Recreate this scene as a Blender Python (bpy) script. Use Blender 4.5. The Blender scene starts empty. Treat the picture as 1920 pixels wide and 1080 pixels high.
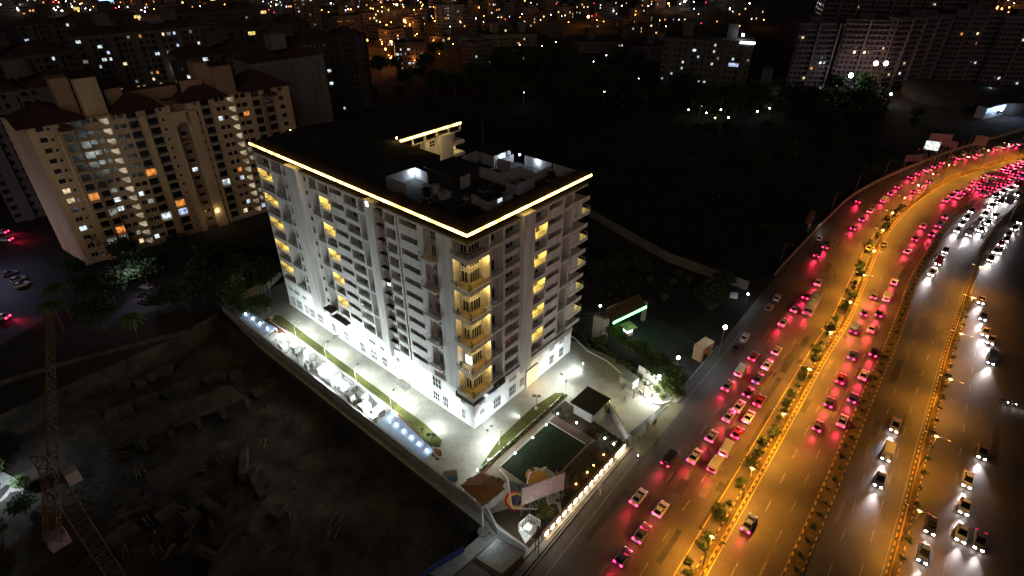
import bpy, bmesh, math, random
from mathutils import Vector, Matrix
R = math.radians
rnd = random.Random(7)
scene = bpy.context.scene
COL = scene.collection

# ------------------------------------------------------------------ camera
CX, CY, CZ = -59.21, -60.20, 89.08
YAW, PITCH, ROLL, FPX = 0.7032, 0.5670, 0.0099, 1054.75
FWD = Vector((math.cos(PITCH)*math.cos(YAW), math.cos(PITCH)*math.sin(YAW), -math.sin(PITCH)))
_r = FWD.cross(Vector((0, 0, 1))).normalized(); _u = _r.cross(FWD)
RIGHT = _r*math.cos(ROLL) + _u*math.sin(ROLL)
UP = -_r*math.sin(ROLL) + _u*math.cos(ROLL)
cam_data = bpy.data.cameras.new("camera"); cam = bpy.data.objects.new("camera", cam_data); COL.objects.link(cam)
m = Matrix((RIGHT, UP, -FWD)).transposed().to_4x4(); m.translation = (CX, CY, CZ)
cam.matrix_world = m
cam_data.sensor_width = 36; cam_data.lens = FPX/1920*36
cam_data.clip_start = 1; cam_data.clip_end = 6000
scene.camera = cam

# ------------------------------------------------------------------ night sky, faint city glow, exposure
world = bpy.data.worlds.new("World"); scene.world = world; world.use_nodes = True
wn = world.node_tree; bgn = wn.nodes['Background']
sky = wn.nodes.new('ShaderNodeTexSky'); sky.sky_type = 'NISHITA'; sky.sun_disc = False
sky.sun_elevation = R(-4); sky.sun_rotation = R(140)
wn.links.new(sky.outputs[0], bgn.inputs[0]); bgn.inputs[1].default_value = 0.12
sd = bpy.data.lights.new("sun", 'SUN'); sun = bpy.data.objects.new("sun", sd); COL.objects.link(sun)
sd.energy = 0.29; sd.angle = R(50); sd.color = (1, .76, .58)
sun.rotation_euler = Vector((0.62, 0.62, -0.30)).to_track_quat('-Z', 'Y').to_euler()
scene.view_settings.view_transform = 'Standard'; scene.view_settings.look = 'None'
scene.view_settings.exposure = 0; scene.view_settings.gamma = 1
scene.render.engine = 'CYCLES'
scene.cycles.use_denoising = True
scene.cycles.max_bounces = 5; scene.cycles.diffuse_bounces = 3; scene.cycles.glossy_bounces = 2
scene.cycles.transmission_bounces = 3; scene.cycles.transparent_max_bounces = 6
scene.cycles.caustics_reflective = False; scene.cycles.caustics_refractive = False
scene.cycles.sample_clamp_indirect = 3

def G(x, y, z=0.0):
    """point of the place at height z seen at photograph position (x, y)"""
    d = FWD*FPX + RIGHT*(x-960) - UP*(y-540)
    return Vector((CX, CY, CZ)) + d*((z-CZ)/d.z)

# ------------------------------------------------------------------ materials
MATS = {}
def mat(name, col, rough=.8, var=.18, scale=.6, metal=0, col2=None, bump=0, spec=.4, fine=0, streak=0):
    if name in MATS: return MATS[name]
    M = bpy.data.materials.new(name); M.use_nodes = True; nt = M.node_tree; b = nt.nodes['Principled BSDF']
    b.inputs['Roughness'].default_value = rough; b.inputs['Metallic'].default_value = metal
    b.inputs['Specular IOR Level'].default_value = spec
    tc = nt.nodes.new('ShaderNodeTexCoord'); n = nt.nodes.new('ShaderNodeTexNoise')
    n.inputs['Scale'].default_value = scale; n.inputs['Detail'].default_value = 6; n.inputs['Roughness'].default_value = .65
    if streak:   # rain streaks and grime run down the walls
        mp = nt.nodes.new('ShaderNodeMapping'); mp.inputs['Scale'].default_value = (1, 1, .1); nt.links.new(tc.outputs['Object'], mp.inputs[0]); nt.links.new(mp.outputs[0], n.inputs['Vector'])
    else: nt.links.new(tc.outputs['Object'], n.inputs['Vector'])
    cr = nt.nodes.new('ShaderNodeValToRGB'); cr.color_ramp.elements[0].position = .3; cr.color_ramp.elements[1].position = .7
    c2 = col2 or tuple(c*(1-var*1.6) for c in col); c1 = tuple(min(1, c*(1+var*.6)) for c in col)
    cr.color_ramp.elements[0].color = (*c2, 1); cr.color_ramp.elements[1].color = (*c1, 1)
    nt.links.new(n.outputs[0], cr.inputs[0]); out = cr.outputs[0]
    if fine:
        n2 = nt.nodes.new('ShaderNodeTexNoise'); n2.inputs['Scale'].default_value = fine; n2.inputs['Detail'].default_value = 4
        nt.links.new(tc.outputs['Object'], n2.inputs['Vector'])
        mx = nt.nodes.new('ShaderNodeMixRGB'); mx.blend_type = 'OVERLAY'; mx.inputs[0].default_value = .7
        nt.links.new(out, mx.inputs[1]); nt.links.new(n2.outputs[0], mx.inputs[2]); out = mx.outputs[0]
    nt.links.new(out, b.inputs['Base Color'])
    if bump:
        bp = nt.nodes.new('ShaderNodeBump'); bp.inputs['Strength'].default_value = bump
        nt.links.new(n.outputs[0], bp.inputs['Height']); nt.links.new(bp.outputs[0], b.inputs['Normal'])
    MATS[name] = M; return M
def emi(name, col, s, var=0):
    if name in MATS: return MATS[name]
    M = bpy.data.materials.new(name); M.use_nodes = True; nt = M.node_tree; b = nt.nodes['Principled BSDF']
    b.inputs['Base Color'].default_value = (.05, .05, .05, 1)
    b.inputs['Emission Color'].default_value = (*col, 1); b.inputs['Emission Strength'].default_value = s
    if var:   # lit rooms: curtains and furniture break the light up
        tc = nt.nodes.new('ShaderNodeTexCoord'); n = nt.nodes.new('ShaderNodeTexNoise'); n.inputs['Scale'].default_value = var
        n.inputs['Detail'].default_value = 3; nt.links.new(tc.outputs['Object'], n.inputs['Vector'])
        mr = nt.nodes.new('ShaderNodeMapRange'); mr.inputs[1].default_value = .35; mr.inputs[2].default_value = .65
        mr.inputs[3].default_value = s*.25; mr.inputs[4].default_value = s*1.3
        nt.links.new(n.outputs[0], mr.inputs[0]); nt.links.new(mr.outputs[0], b.inputs['Emission Strength'])
    try: M.cycles.emission_sampling = 'NONE' if name.startswith('lit_') else 'AUTO'
    except Exception: pass
    MATS[name] = M; return M
def glassy(name, col, alpha, rough=.1):
    if name in MATS: return MATS[name]
    M = bpy.data.materials.new(name); M.use_nodes = True; b = M.node_tree.nodes['Principled BSDF']
    b.inputs['Base Color'].default_value = (*col, 1); b.inputs['Roughness'].default_value = rough; b.inputs['Alpha'].default_value = alpha
    MATS[name] = M; return M

PLASTER = mat('plaster_white', (.62, .605, .59), .85, .2, .9, fine=14, streak=1)
PLASTERG = mat('plaster_grey', (.36, .34, .32), .85, .2, .8, fine=12, streak=1)
BASEW = mat('plaster_base', (.78, .78, .76), .8, .06, .4, fine=9)
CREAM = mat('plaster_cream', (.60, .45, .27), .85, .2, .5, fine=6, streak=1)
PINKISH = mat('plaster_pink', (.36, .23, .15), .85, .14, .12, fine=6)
GREYW = mat('wall_dull', (.12, .108, .098), .9, .2, .1, fine=5)
DIMW = mat('wall_dim', (.075, .07, .062), .9, .25, .1)
ROOFT = mat('roof_tile', (.07, .035, .028), .8, .3, .4, bump=.3)
ROOFD = mat('roof_dark', (.035, .033, .032), .9, .3, .3, fine=8)
ROOFB = mat('roof_brown', (.055, .033, .024), .85, .25, .5, fine=8)
CONC = mat('concrete', (.28, .27, .25), .9, .25, .3, fine=6)
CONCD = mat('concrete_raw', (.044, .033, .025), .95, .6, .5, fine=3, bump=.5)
PAVE = None
ASPH = mat('asphalt', (.10, .085, .078), .55, .3, .09, fine=5, spec=.5)
ASPH2 = mat('asphalt_side', (.035, .032, .033), .75, .3, .15, fine=5)
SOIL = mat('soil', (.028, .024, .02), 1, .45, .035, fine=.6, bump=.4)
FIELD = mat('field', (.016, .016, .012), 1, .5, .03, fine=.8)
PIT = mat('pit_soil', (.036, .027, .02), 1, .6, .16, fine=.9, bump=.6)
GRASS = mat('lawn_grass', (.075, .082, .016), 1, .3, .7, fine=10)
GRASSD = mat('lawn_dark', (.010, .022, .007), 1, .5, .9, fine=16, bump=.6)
REDSOIL = mat('red_soil', (.17, .065, .04), 1, .35, 1.2, fine=9)
GLASSD = mat('window_glass', (.012, .013, .016), .12, .2, .5, spec=.7)
FRAMEW = mat('frame_white', (.72, .72, .7), .5, .05)
RAILM = mat('rail_metal', (.13, .12, .11), .45, .15, 2, metal=.6)
RAILW = mat('rail_white', (.62, .62, .6), .5, .1)
STEEL = mat('steel', (.32, .33, .34), .4, .15, 1, metal=.7)
BLACKM = mat('black_paint', (.02, .02, .02), .5, .1)
YELM = mat('yellow_paint', (.72, .42, .05), .6, .2, 3)
WHITEP = mat('white_paint', (.75, .75, .73), .6, .15, 3)
CRANEY = mat('crane_yellow', (.11, .055, .02), .6, .3, 2)
CURTAIN = mat('curtain', (.30, .26, .22), .9, .3, 3)
GLASSR = glassy('rail_glass', (.3, .42, .3), .22)
LEAFS = [mat('leaf_a', (.035, .07, .012), .8, .3, 3), mat('leaf_b', (.06, .095, .014), .8, .3, 3), mat('leaf_c', (.02, .042, .012), .85, .3, 3)]
LEAFY = mat('leaf_yellow', (.14, .15, .02), .8, .3, 3)
BARK = mat('bark', (.10, .075, .05), .9, .3, 3)
LED = emi('led_strip', (1, .64, .13), 13, .45)
BULBW = emi('bulb_white', (.86, .95, 1), 45)
BULBC = emi('bulb_cool', (.82, 1, .95), 60)
BULBO = emi('bulb_orange', (1, .45, .08), 30)
LITY = emi('lit_yellow', (1, .74, .22), 1.2, 1.5)
LITC = [emi('lit_white', (.8, .93, 1), 1.1, .9), emi('lit_warm', (1, .78, .45), 1.1, .9), emi('lit_orange', (1, .34, .07), 1.0, .9),
        emi('lit_blue', (.55, .68, 1), 1.0, .9), emi('lit_dim', (.7, .72, .62), .35, .9)]
STAIRL = emi('lit_stair', (1, .82, .55), .42, .35)

# ------------------------------------------------------------------ mesh builder
class MB:
    def __init__(s, xf=None): s.v = []; s.f = []; s.m = []; s.mats = []; s.xf = xf
    def mi(s, m):
        if m not in s.mats: s.mats.append(m)
        return s.mats.index(m)
    def add(s, vs, fs, m):
        b = len(s.v); k = s.mi(m)
        s.v += [tuple(s.xf(*v)) if s.xf else tuple(v) for v in vs]
        for f in fs: s.f.append([b+i for i in f]); s.m.append(k)
        return s
    def box(s, x0, x1, y0, y1, z0, z1, m):
        if x0 > x1: x0, x1 = x1, x0
        if y0 > y1: y0, y1 = y1, y0
        return s.add([(x0,y0,z0),(x1,y0,z0),(x1,y1,z0),(x0,y1,z0),(x0,y0,z1),(x1,y0,z1),(x1,y1,z1),(x0,y1,z1)],
              [(0,3,2,1),(4,5,6,7),(0,1,5,4),(1,2,6,5),(2,3,7,6),(3,0,4,7)], m)
    def prism(s, poly, z0, z1, m, mtop=None):
        n = len(poly); a = sum(poly[i][0]*poly[(i+1)%n][1]-poly[(i+1)%n][0]*poly[i][1] for i in range(n))
        if a < 0: poly = poly[::-1]
        vs = [(p[0],p[1],z0) for p in poly]+[(p[0],p[1],z1) for p in poly]
        s.add(vs, [tuple(range(n-1,-1,-1))]+[(i,(i+1)%n,n+(i+1)%n,n+i) for i in range(n)], m)
        s.add([(p[0],p[1],z1) for p in poly], [tuple(range(n))], mtop or m)
        return s
    def tube(s, pts, r, m, n=6, r2=None):
        pts = [Vector(p) for p in pts]; vs = []; fs = []
        for i, p in enumerate(pts):
            d = (pts[min(i+1,len(pts)-1)]-pts[max(i-1,0)]); d = d.normalized() if d.length > 1e-6 else Vector((0,0,1))
            a = d.cross(Vector((0,0,1)));
            if a.length < .05: a = d.cross(Vector((1,0,0)))
            a.normalize(); b = d.cross(a); rr = r if r2 is None else r+(r2-r)*i/(len(pts)-1)
            for k in range(n):
                t = 2*math.pi*k/n; vs.append(p+a*math.cos(t)*rr+b*math.sin(t)*rr)
        for i in range(len(pts)-1):
            for k in range(n): fs.append((i*n+k, i*n+(k+1)%n, (i+1)*n+(k+1)%n, (i+1)*n+k))
        fs += [tuple(range(n-1,-1,-1)), tuple(range((len(pts)-1)*n, len(pts)*n))]
        return s.add(vs, fs, m)
    def ball(s, c, r, m, seg=8, ring=5, sz=1):
        vs = []; fs = []
        for i in range(ring+1):
            t = math.pi*i/ring
            for k in range(seg):
                p = 2*math.pi*k/seg; vs.append((c[0]+r*math.sin(t)*math.cos(p), c[1]+r*math.sin(t)*math.sin(p), c[2]+r*sz*math.cos(t)))
        for i in range(ring):
            for k in range(seg): fs.append((i*seg+k, (i+1)*seg+k, (i+1)*seg+(k+1)%seg, i*seg+(k+1)%seg))
        return s.add(vs, fs, m)
    def obox(s, a, b, w, z0, z1, m):
        """wall-like box along ground line a-b with width w"""
        a = Vector((a[0],a[1])); b = Vector((b[0],b[1])); d = (b-a).normalized(); n = Vector((-d.y,d.x))*w/2
        return s.prism([a-n, b-n, b+n, a+n], z0, z1, m)
    def build(s, name, parent=None, smooth=False):
        me = bpy.data.meshes.new(name); me.from_pydata(s.v, [], s.f)
        for m in s.mats: me.materials.append(m)
        me.polygons.foreach_set('material_index', s.m)
        if smooth: me.polygons.foreach_set('use_smooth', [True]*len(s.f))
        me.update(); o = bpy.data.objects.new(name, me); COL.objects.link(o)
        if parent: o.parent = parent
        return o

def tag(o, label, cat, group=None, kind=None):
    o['label'] = label; o['category'] = cat
    if group: o['group'] = group
    if kind: o['kind'] = kind
    return o
def struct(o): o['kind'] = 'structure'; return o
def thing(name, loc=(0,0,0), rz=0, label=None, cat=None, group=None):
    o = bpy.data.objects.new(name, None); COL.objects.link(o); o.location = loc; o.rotation_euler = (0,0,rz); o.empty_display_size = .3
    if label: tag(o, label, cat, group)
    return o
KIDS = {}
def kids(o):
    return [c for c in bpy.data.objects if c.parent == o]
def copy_tree(o, loc, rz, label, group=None, tree=None, name=None):
    """copy a thing with its parts; tree is the cached list of its children"""
    r = o.copy(); COL.objects.link(r); r.location = loc; r.rotation_euler = (0,0,rz); r['label'] = label
    if group: r['group'] = group
    for c in tree if tree is not None else kids(o):
        if isinstance(c, tuple):
            k = c[0].copy(); COL.objects.link(k); k.parent = r
            for g in c[1]: q = g.copy(); COL.objects.link(q); q.parent = k
        else:
            k = c.copy(); COL.objects.link(k); k.parent = r
    return r
ONES = ['first','second','third','fourth','fifth','sixth','seventh','eighth','ninth','tenth','eleventh','twelfth','thirteenth','fourteenth',
        'fifteenth','sixteenth','seventeenth','eighteenth','nineteenth']
TENS = {2:'twenty',3:'thirty',4:'forty',5:'fifty',6:'sixty',7:'seventy',8:'eighty',9:'ninety'}
TENTH = {2:'twentieth',3:'thirtieth',4:'fortieth',5:'fiftieth',6:'sixtieth',7:'seventieth',8:'eightieth',9:'ninetieth'}
def nth(i):
    if i >= 99: return 'hundredth' if i == 99 else 'hundred-'+nth(i-100)
    i += 1
    if i < 20: return ONES[i-1]
    return TENTH[i//10] if i % 10 == 0 else TENS[i//10]+'-'+ONES[i % 10-1]
NL = [0]
def lamp(kind, loc, energy, col, parent=None, size=.15, aim=None, cone=120, blend=.6):
    d = bpy.data.lights.new('lamp_light', kind); d.energy = energy; d.color = col
    if kind == 'AREA': d.size = size
    else: d.shadow_soft_size = size
    if kind == 'SPOT': d.spot_size = R(cone); d.spot_blend = blend
    o = bpy.data.objects.new('lamp_light', d); COL.objects.link(o); o.location = loc
    if aim is not None: o.rotation_euler = (Vector(aim)-Vector(loc)).to_track_quat('-Z','Y').to_euler()
    if parent: o.parent = parent
    NL[0] += 1; return o

# ------------------------------------------------------------------ ground sheets
def sheet(name, poly, z, m, z0=None):
    b = MB(); n = len(poly); poly = [(p[0], p[1]) for p in poly]
    a = sum(poly[i][0]*poly[(i+1)%n][1]-poly[(i+1)%n][0]*poly[i][1] for i in range(n))
    if a < 0: poly = poly[::-1]
    if z0 is None: b.add([(p[0],p[1],z) for p in poly], [tuple(range(n))], m)
    else: b.prism(poly, z0, z, m)
    return struct(b.build(name))
# the ground: one sheet to the horizon, with the excavated site as a sunk basin of its own
PITZ = -4.0
PITP = [(-200,-200), (-16,-200), (-16,-27), (-16,80), (-46,88), (-200,84)]
gb = MB()
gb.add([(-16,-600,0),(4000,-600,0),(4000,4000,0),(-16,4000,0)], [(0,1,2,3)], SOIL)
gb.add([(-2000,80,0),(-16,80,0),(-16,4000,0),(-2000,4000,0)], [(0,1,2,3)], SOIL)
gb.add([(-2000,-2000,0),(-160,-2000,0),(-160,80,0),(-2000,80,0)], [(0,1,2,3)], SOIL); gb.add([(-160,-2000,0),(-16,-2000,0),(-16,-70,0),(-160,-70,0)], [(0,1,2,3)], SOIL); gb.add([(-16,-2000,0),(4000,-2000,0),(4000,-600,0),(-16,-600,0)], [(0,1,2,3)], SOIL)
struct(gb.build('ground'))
pb = MB()
N = 110
vs = []; fs = []
for i in range(N+1):
    for j in range(N+1):
        x = -160+144*i/N; y = -70+150*j/N
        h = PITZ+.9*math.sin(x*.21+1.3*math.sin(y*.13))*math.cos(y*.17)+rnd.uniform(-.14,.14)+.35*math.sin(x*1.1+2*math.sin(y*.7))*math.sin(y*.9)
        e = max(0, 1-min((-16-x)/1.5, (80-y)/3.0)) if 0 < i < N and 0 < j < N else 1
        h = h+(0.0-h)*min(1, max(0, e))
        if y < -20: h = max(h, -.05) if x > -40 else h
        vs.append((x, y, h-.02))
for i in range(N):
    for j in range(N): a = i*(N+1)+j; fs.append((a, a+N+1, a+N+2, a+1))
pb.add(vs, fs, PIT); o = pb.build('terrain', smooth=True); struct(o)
# ------------------------------------------------------------------ the floodlit apartment building
BT = thing('apartment_building', (0,0,0), 0, 'large white C-shaped apartment block with warm glowing roof edge and floodlit base', 'building')
D = 1.9; ZB = 8.8; ZT = 44.0; FH = 3.2; NK = 11
FK = [ZB+FH*k for k in range(NK)]
XE, YE = 36.4, 71.5
core = MB()
core.prism([(D,D),(34.6,D),(34.6,26),(24,26),(24,47+D),(45,47+D),(45,YE-.1),(D,YE-.1)], 8.6, 43.7, PLASTER)
core.prism([(.12,.12),(34.6,.12),(34.6,26.2),(24.2,26.2),(24.2,47.1),(45.1,47.1),(45.1,YE),(.12,YE)], 0, 8.55, BASEW)
core.box(-.05, .12, 24, 71.6, 0, .5, BASEW)
core.build('base_wall', BT)
roof = MB()
roof.prism([(0.02,0.02),(XE,0.02),(XE,27),(24.3,27),(24.3,47),(45.3,47),(45.3,YE+.1),(.02,YE+.1)], 43.7, 44.05, PLASTERG, ROOFD)
roof.build('roof_slab', BT)
cor = MB()
# sloping cornice band inside the glowing edge, and its fascia
def slope(b, poly_out, poly_in, z0, z1, m):
    for i in range(len(poly_out)-1):
        a, c = poly_out[i], poly_out[i+1]; d, e = poly_in[i+1], poly_in[i]
        b.add([(a[0],a[1],z0),(c[0],c[1],z0),(d[0],d[1],z1),(e[0],e[1],z1),(a[0],a[1],z0-.35),(c[0],c[1],z0-.35),(d[0],d[1],z1-.35),(e[0],e[1],z1-.35)],
              [(0,1,2,3),(7,6,5,4),(0,4,5,1),(1,5,6,2),(2,6,7,3),(3,7,4,0)], m)
slope(cor, [(-.15,YE+.2),(-.15,-.15),(36.9,-.15)], [(2.9,YE+.2),(2.9,2.9),(36.9,2.9)], 45.95, 46.5, ROOFB)
cor.box(1.5,1.75,1.5,YE,44.05,45.7,ROOFB); cor.box(1.75,36.3,1.5,1.75,44.05,45.7,ROOFB)
for i in range(13): cor.box(.25,1.5,5.5*i+.3,5.5*i+.55,45.3,45.6,ROOFB)
for i in range(7): cor.box(5.2*i+3,5.2*i+3.25,.25,1.5,45.3,45.6,ROOFB)
cor.build('cornice', BT)
rm = MB()
rm.box(3, 23.5, 31.5, YE-.2, 44.05, 46.3, ROOFD)          # low roof over the long wing
rm.add([(3,31.5,46.32),(23.5,31.5,46.32),(23.5,YE-.2,46.32),(3,YE-.2,46.32),(13,35,48.2),(13,YE-4,48.2)], [(0,1,4),(1,2,5,4),(2,3,5),(3,0,4,5)], ROOFD)
rm.build('roof', BT)
led = MB()
led.box(-.36,-.15,-.15,YE+.2,45.74,46.16,LED); led.box(-.15,36.9,-.36,-.15,45.74,46.16,LED)
led.build('light_strip', BT)
led = MB(); led.box(24.8,45.4,46.55,46.78,45.74,46.1,LED); led.build('light_strip', BT)
f2 = MB(); f2.box(24.5,45.4,46.8,47.4,45.4,46.2,PLASTER); [f2.box(24.5+i*4.1,24.9+i*4.1,46.9,47.4,44.05,45.4,PLASTER) for i in range(6)]; f2.box(24.5,45.4,47.4,YE,46.0,46.2,ROOFD); f2.build('parapet', BT)

XL = lambda u,d,z: (d, u, z)          # long facade (faces -x): u = y
XR = lambda u,d,z: (u, d, z)          # short facade (faces -y): u = x
XF = lambda u,d,z: (u, 47+d, z)       # front of the rear wing
def win_unit(b, u0, u1, z0, z1, d, nm=4, rows=1):
    b.box(u0, u1, d-.05, d+.02, z0, z1, GLASSD)
    for i in range(nm+1):
        u = u0+(u1-u0)*i/nm; b.box(u-.05, u+.05, d-.11, d-.052, z0-.05, z1+.05, FRAMEW)
    for i in range(rows+1):
        z = z0+(z1-z0)*i/rows; b.box(u0-.02, u1+.02, d-.115, d-.054, z-.05, z+.05, FRAMEW)
ACM = mat('ac_unit', (.5,.5,.48), .6, .1, 3)
def dress(xf, a, c, z, d):
    r = rnd.random()
    if r < .22:
        u = rnd.choice((a+.6, c-.6)); b = MB(xf); b.box(u-.4,u+.4,d-.45,d-.12,z+.1,z+.75,ACM); b.box(u-.26,u+.2,d-.47,d-.452,z+.2,z+.65,EQD2); b.build('ac_unit', BT)
    elif r < .5:
        w_ = (c-a)*rnd.uniform(.2,.45); u = rnd.uniform(a+.3, c-w_-.3); MB(xf).box(u,u+w_,d-.16,d-.13,z+.15,z+2.4,CURTAIN).build('curtain', BT)
    elif r < .62:
        b = MB(xf); u0 = a+.3; b.tube([(a+.25,.5,z+1.9),(c-.25,.5,z+1.9)],.02,RAILM,4)
        for i in range(rnd.randint(2,4)): w_ = rnd.uniform(.35,.7); b.box(u0,u0+w_,.48,.52,z+1.9-rnd.uniform(.5,1.0),z+1.88,rnd.choice(LAUND)); u0 += w_+.1
        b.build('laundry', BT)
EQD2 = mat('fan_grille', (.06,.06,.06), .6, .1); LAUND = [mat('laundry_%d'%i, c, .9, .1) for i,c in enumerate(((.4,.05,.05),(.1,.15,.35),(.5,.48,.42),(.35,.3,.1)))]
def railing(xf, u0, u1, d, z, h=1.05, m=RAILM, glass=True):
    b = MB(xf); b.box(u0,u1,d-.03,d+.03,z+h-.05,z+h,m); b.box(u0,u1,d-.02,d+.02,z+.08,z+.12,m)
    n = max(2, int((u1-u0)/.9))
    for i in range(n+1):
        u = u0+.03+(u1-u0-.06)*i/n; b.box(u-.025,u+.025,d-.025,d+.025,z,z+h,m)
    if glass: b.box(u0,u1,d-.008,d+.008,z+.14,z+h-.08,GLASSR)
    return b.build('railing', BT)
def facade(xf, bays, name):
    w = MB(xf)
    us = sorted({round(q,2) for b in bays for q in b[:2]})
    for b in bays:                                       # side fins between the bays
        t = b[2]
        if t in ('open','double','litbal','strip','slit'):
            w.box(b[0]-.02 if False else b[0], b[0]+.22, .02, D, ZB-.3, 43.7, PLASTER)
            w.box(b[1]-.22, b[1], .02, D, ZB-.3, 43.7, PLASTER)
    for u0,u1,t in bays:
        a, c = u0+.22, u1-.22
        if t == 'solid': w.box(u0,u1,0,D,8.55,43.7,PLASTER)
        if t == 'pil': w.box(u0,u1,-.75,D,6.5,44.6,PLASTER)
        if t == 'tiny':
            w.box(u0,u1,.35,D,8.55,43.7,PLASTER)
        if t == 'hood': w.box(u0,u1,.5,D,8.55,43.7,PLASTER)
        for k,z in enumerate(FK):
            if t in ('open','litbal'):
                LT = t == 'litbal' and k % 2 == 1 and k < 11
                w.box(a,c,.04,D,z-.3,z+.02,PLASTER); w.box(a,c,.04,.2,z+.02,z+(.06 if LT else .42),PLASTER); w.box(a,c,.06,.24,z+FH-.62,z+FH-.3,PLASTER)
                wb = MB(xf); win_unit(wb, a+(1.9 if LT else .08), c-(.3 if LT else .08), z+.05, z+(2.3 if LT else 2.6), D-.01, 4 if not LT else 2); wb.build('window', BT)
                if t == 'litbal' and k % 2 == 1:
                    lamp('POINT', xf((a+c)/2, D*.5, z+2.3), 620, (1,.66,.12), BT, .15)
                if not LT: dress(xf, a, c, z, D)
                if t == 'open' or k % 2: railing(xf, a, c, .12, z+(.06 if LT else .42), 1.0 if LT else .65)
            if t == 'strip':
                w.box(a,c,.04,D,z-.3,z+.02,PLASTER); w.box(a,c,.04,.24,z+.02,z+1.45,PLASTER); w.box(a,c,.04,.24,z+FH-.5,z+FH-.3,PLASTER)
                wb = MB(xf); win_unit(wb, a+.05, c-.05, z+.9, z+2.75, D-.01, 3); wb.build('window', BT)
            if t == 'double' and k % 2 == 0:
                w.box(a,c,.04,D,z-.3,z+.25,PLASTER)
                wb = MB(xf); win_unit(wb, a+.08, c-.5, z+.3, z+2.7, D-.01, 2); wb.build('window', BT)
                railing(xf, a, c, .14, z+.25, 1.0)
            if t == 'slit':
                w.box(a,c,.3,D,z-.3,z+.5,PLASTER)
            if t == 'tiny':
                wb = MB(xf); wb.box((u0+u1)/2-.4,(u0+u1)/2+.4,.27,.33,z+1.2,z+2.3,GLASSD); wb.box((u0+u1)/2-.5,(u0+u1)/2+.5,.2,.349,z+2.3,z+2.4,FRAMEW); wb.build('window', BT)
            if t == 'hood':
                wb = MB(xf); win_unit(wb, u0+.5, u1-.5, z+1, z+2.1, .49, 2); wb.box(u0+.1,u1-.1,-.5,.49,z+2.35,z+2.47,ROOFB); wb.build('window', BT)
            if t == 'smallbal':
                pass
            if t == 'winwall':
                pass
    w.build(name, BT)
left = [(67.9,71.5,'solid2'),(64.6,67.9,'end'),(59.4,64.6,'double'),(56.5,59.4,'open'),(51.9,56.5,'pil'),(49,51.9,'tiny'),(45.4,49,'double'),
        (41,45.4,'litbal'),(36,41,'strip'),(31.1,36,'open'),(27.8,31.1,'double'),(25.2,27.8,'pil'),(22.8,25.2,'hood'),(19.3,22.8,'open'),
        (18.3,19.3,'slit'),(12.9,18.3,'strip')]
left = [b for b in left if b[2] not in ('solid2','end')]+[(64.6,71.3,'litbal')]
facade(XL, left, 'facade_wall')
right = [(5.7,9.5,'double'),(9.5,14.4,'open'),(14.4,17.7,'pil'),(17.7,22.8,'litbal'),(22.8,27.8,'strip'),(27.8,31.3,'double')]
facade(XR, right, 'facade_wall')
# plain corner wall with stacked windows, small balconies and the big corner balconies
w = MB(); w.box(0,D,4.3,8,8.55,43.7,PLASTER); w.box(1.2,D,8,12.9,8.55,43.7,PLASTER); w.box(0,D,11.4,12.9,8.55,43.7,PLASTER)
w.box(5.45,5.7,0,D,8.55,43.7,PLASTER); w.box(0.02,1.0,3.9,4.3,8.55,43.7,PLASTER)
for z in FK[::2]+[ZT-.3]:
    if z < 43: pass
w.build('corner_wall', BT)
PLANT = MB()
for i in range(60):
    a = rnd.uniform(0,6.28); r0 = rnd.uniform(0,.35); z = rnd.uniform(.3,1.3); s = .16
    p = Vector((r0*math.cos(a), r0*math.sin(a), z)); q = Vector((rnd.uniform(-1,1),rnd.uniform(-1,1),rnd.uniform(-.2,.8))).normalized()*s; t = q.cross(Vector((rnd.uniform(-1,1),.3,1))).normalized()*s*.5
    PLANT.add([p-q, p+t, p+q, p-t], [(0,1,2,3)], LEAFS[i%2])
PLANT.tube([(0,0,0),(0,0,.9)], .03, BARK, 4)
PLANT.tube([(0,0,-.0),(0,0,.3)], .2, ROOFT, 8)
def plant_on(x, y, z, s, what):
    o = bpy.data.objects.new('potted_plant', PM); COL.objects.link(o); o.location = (x,y,z); o.scale = (s,s,s); o.rotation_euler = (0,0,rnd.uniform(0,6))
    tag(o, what, 'plant', 'pot plants on the corner balconies')
po = PLANT.build('potted_plant'); PM = po.data; bpy.data.objects.remove(po)
names6 = ['lowest','second lowest','third lowest','third highest','second highest','topmost']
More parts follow.
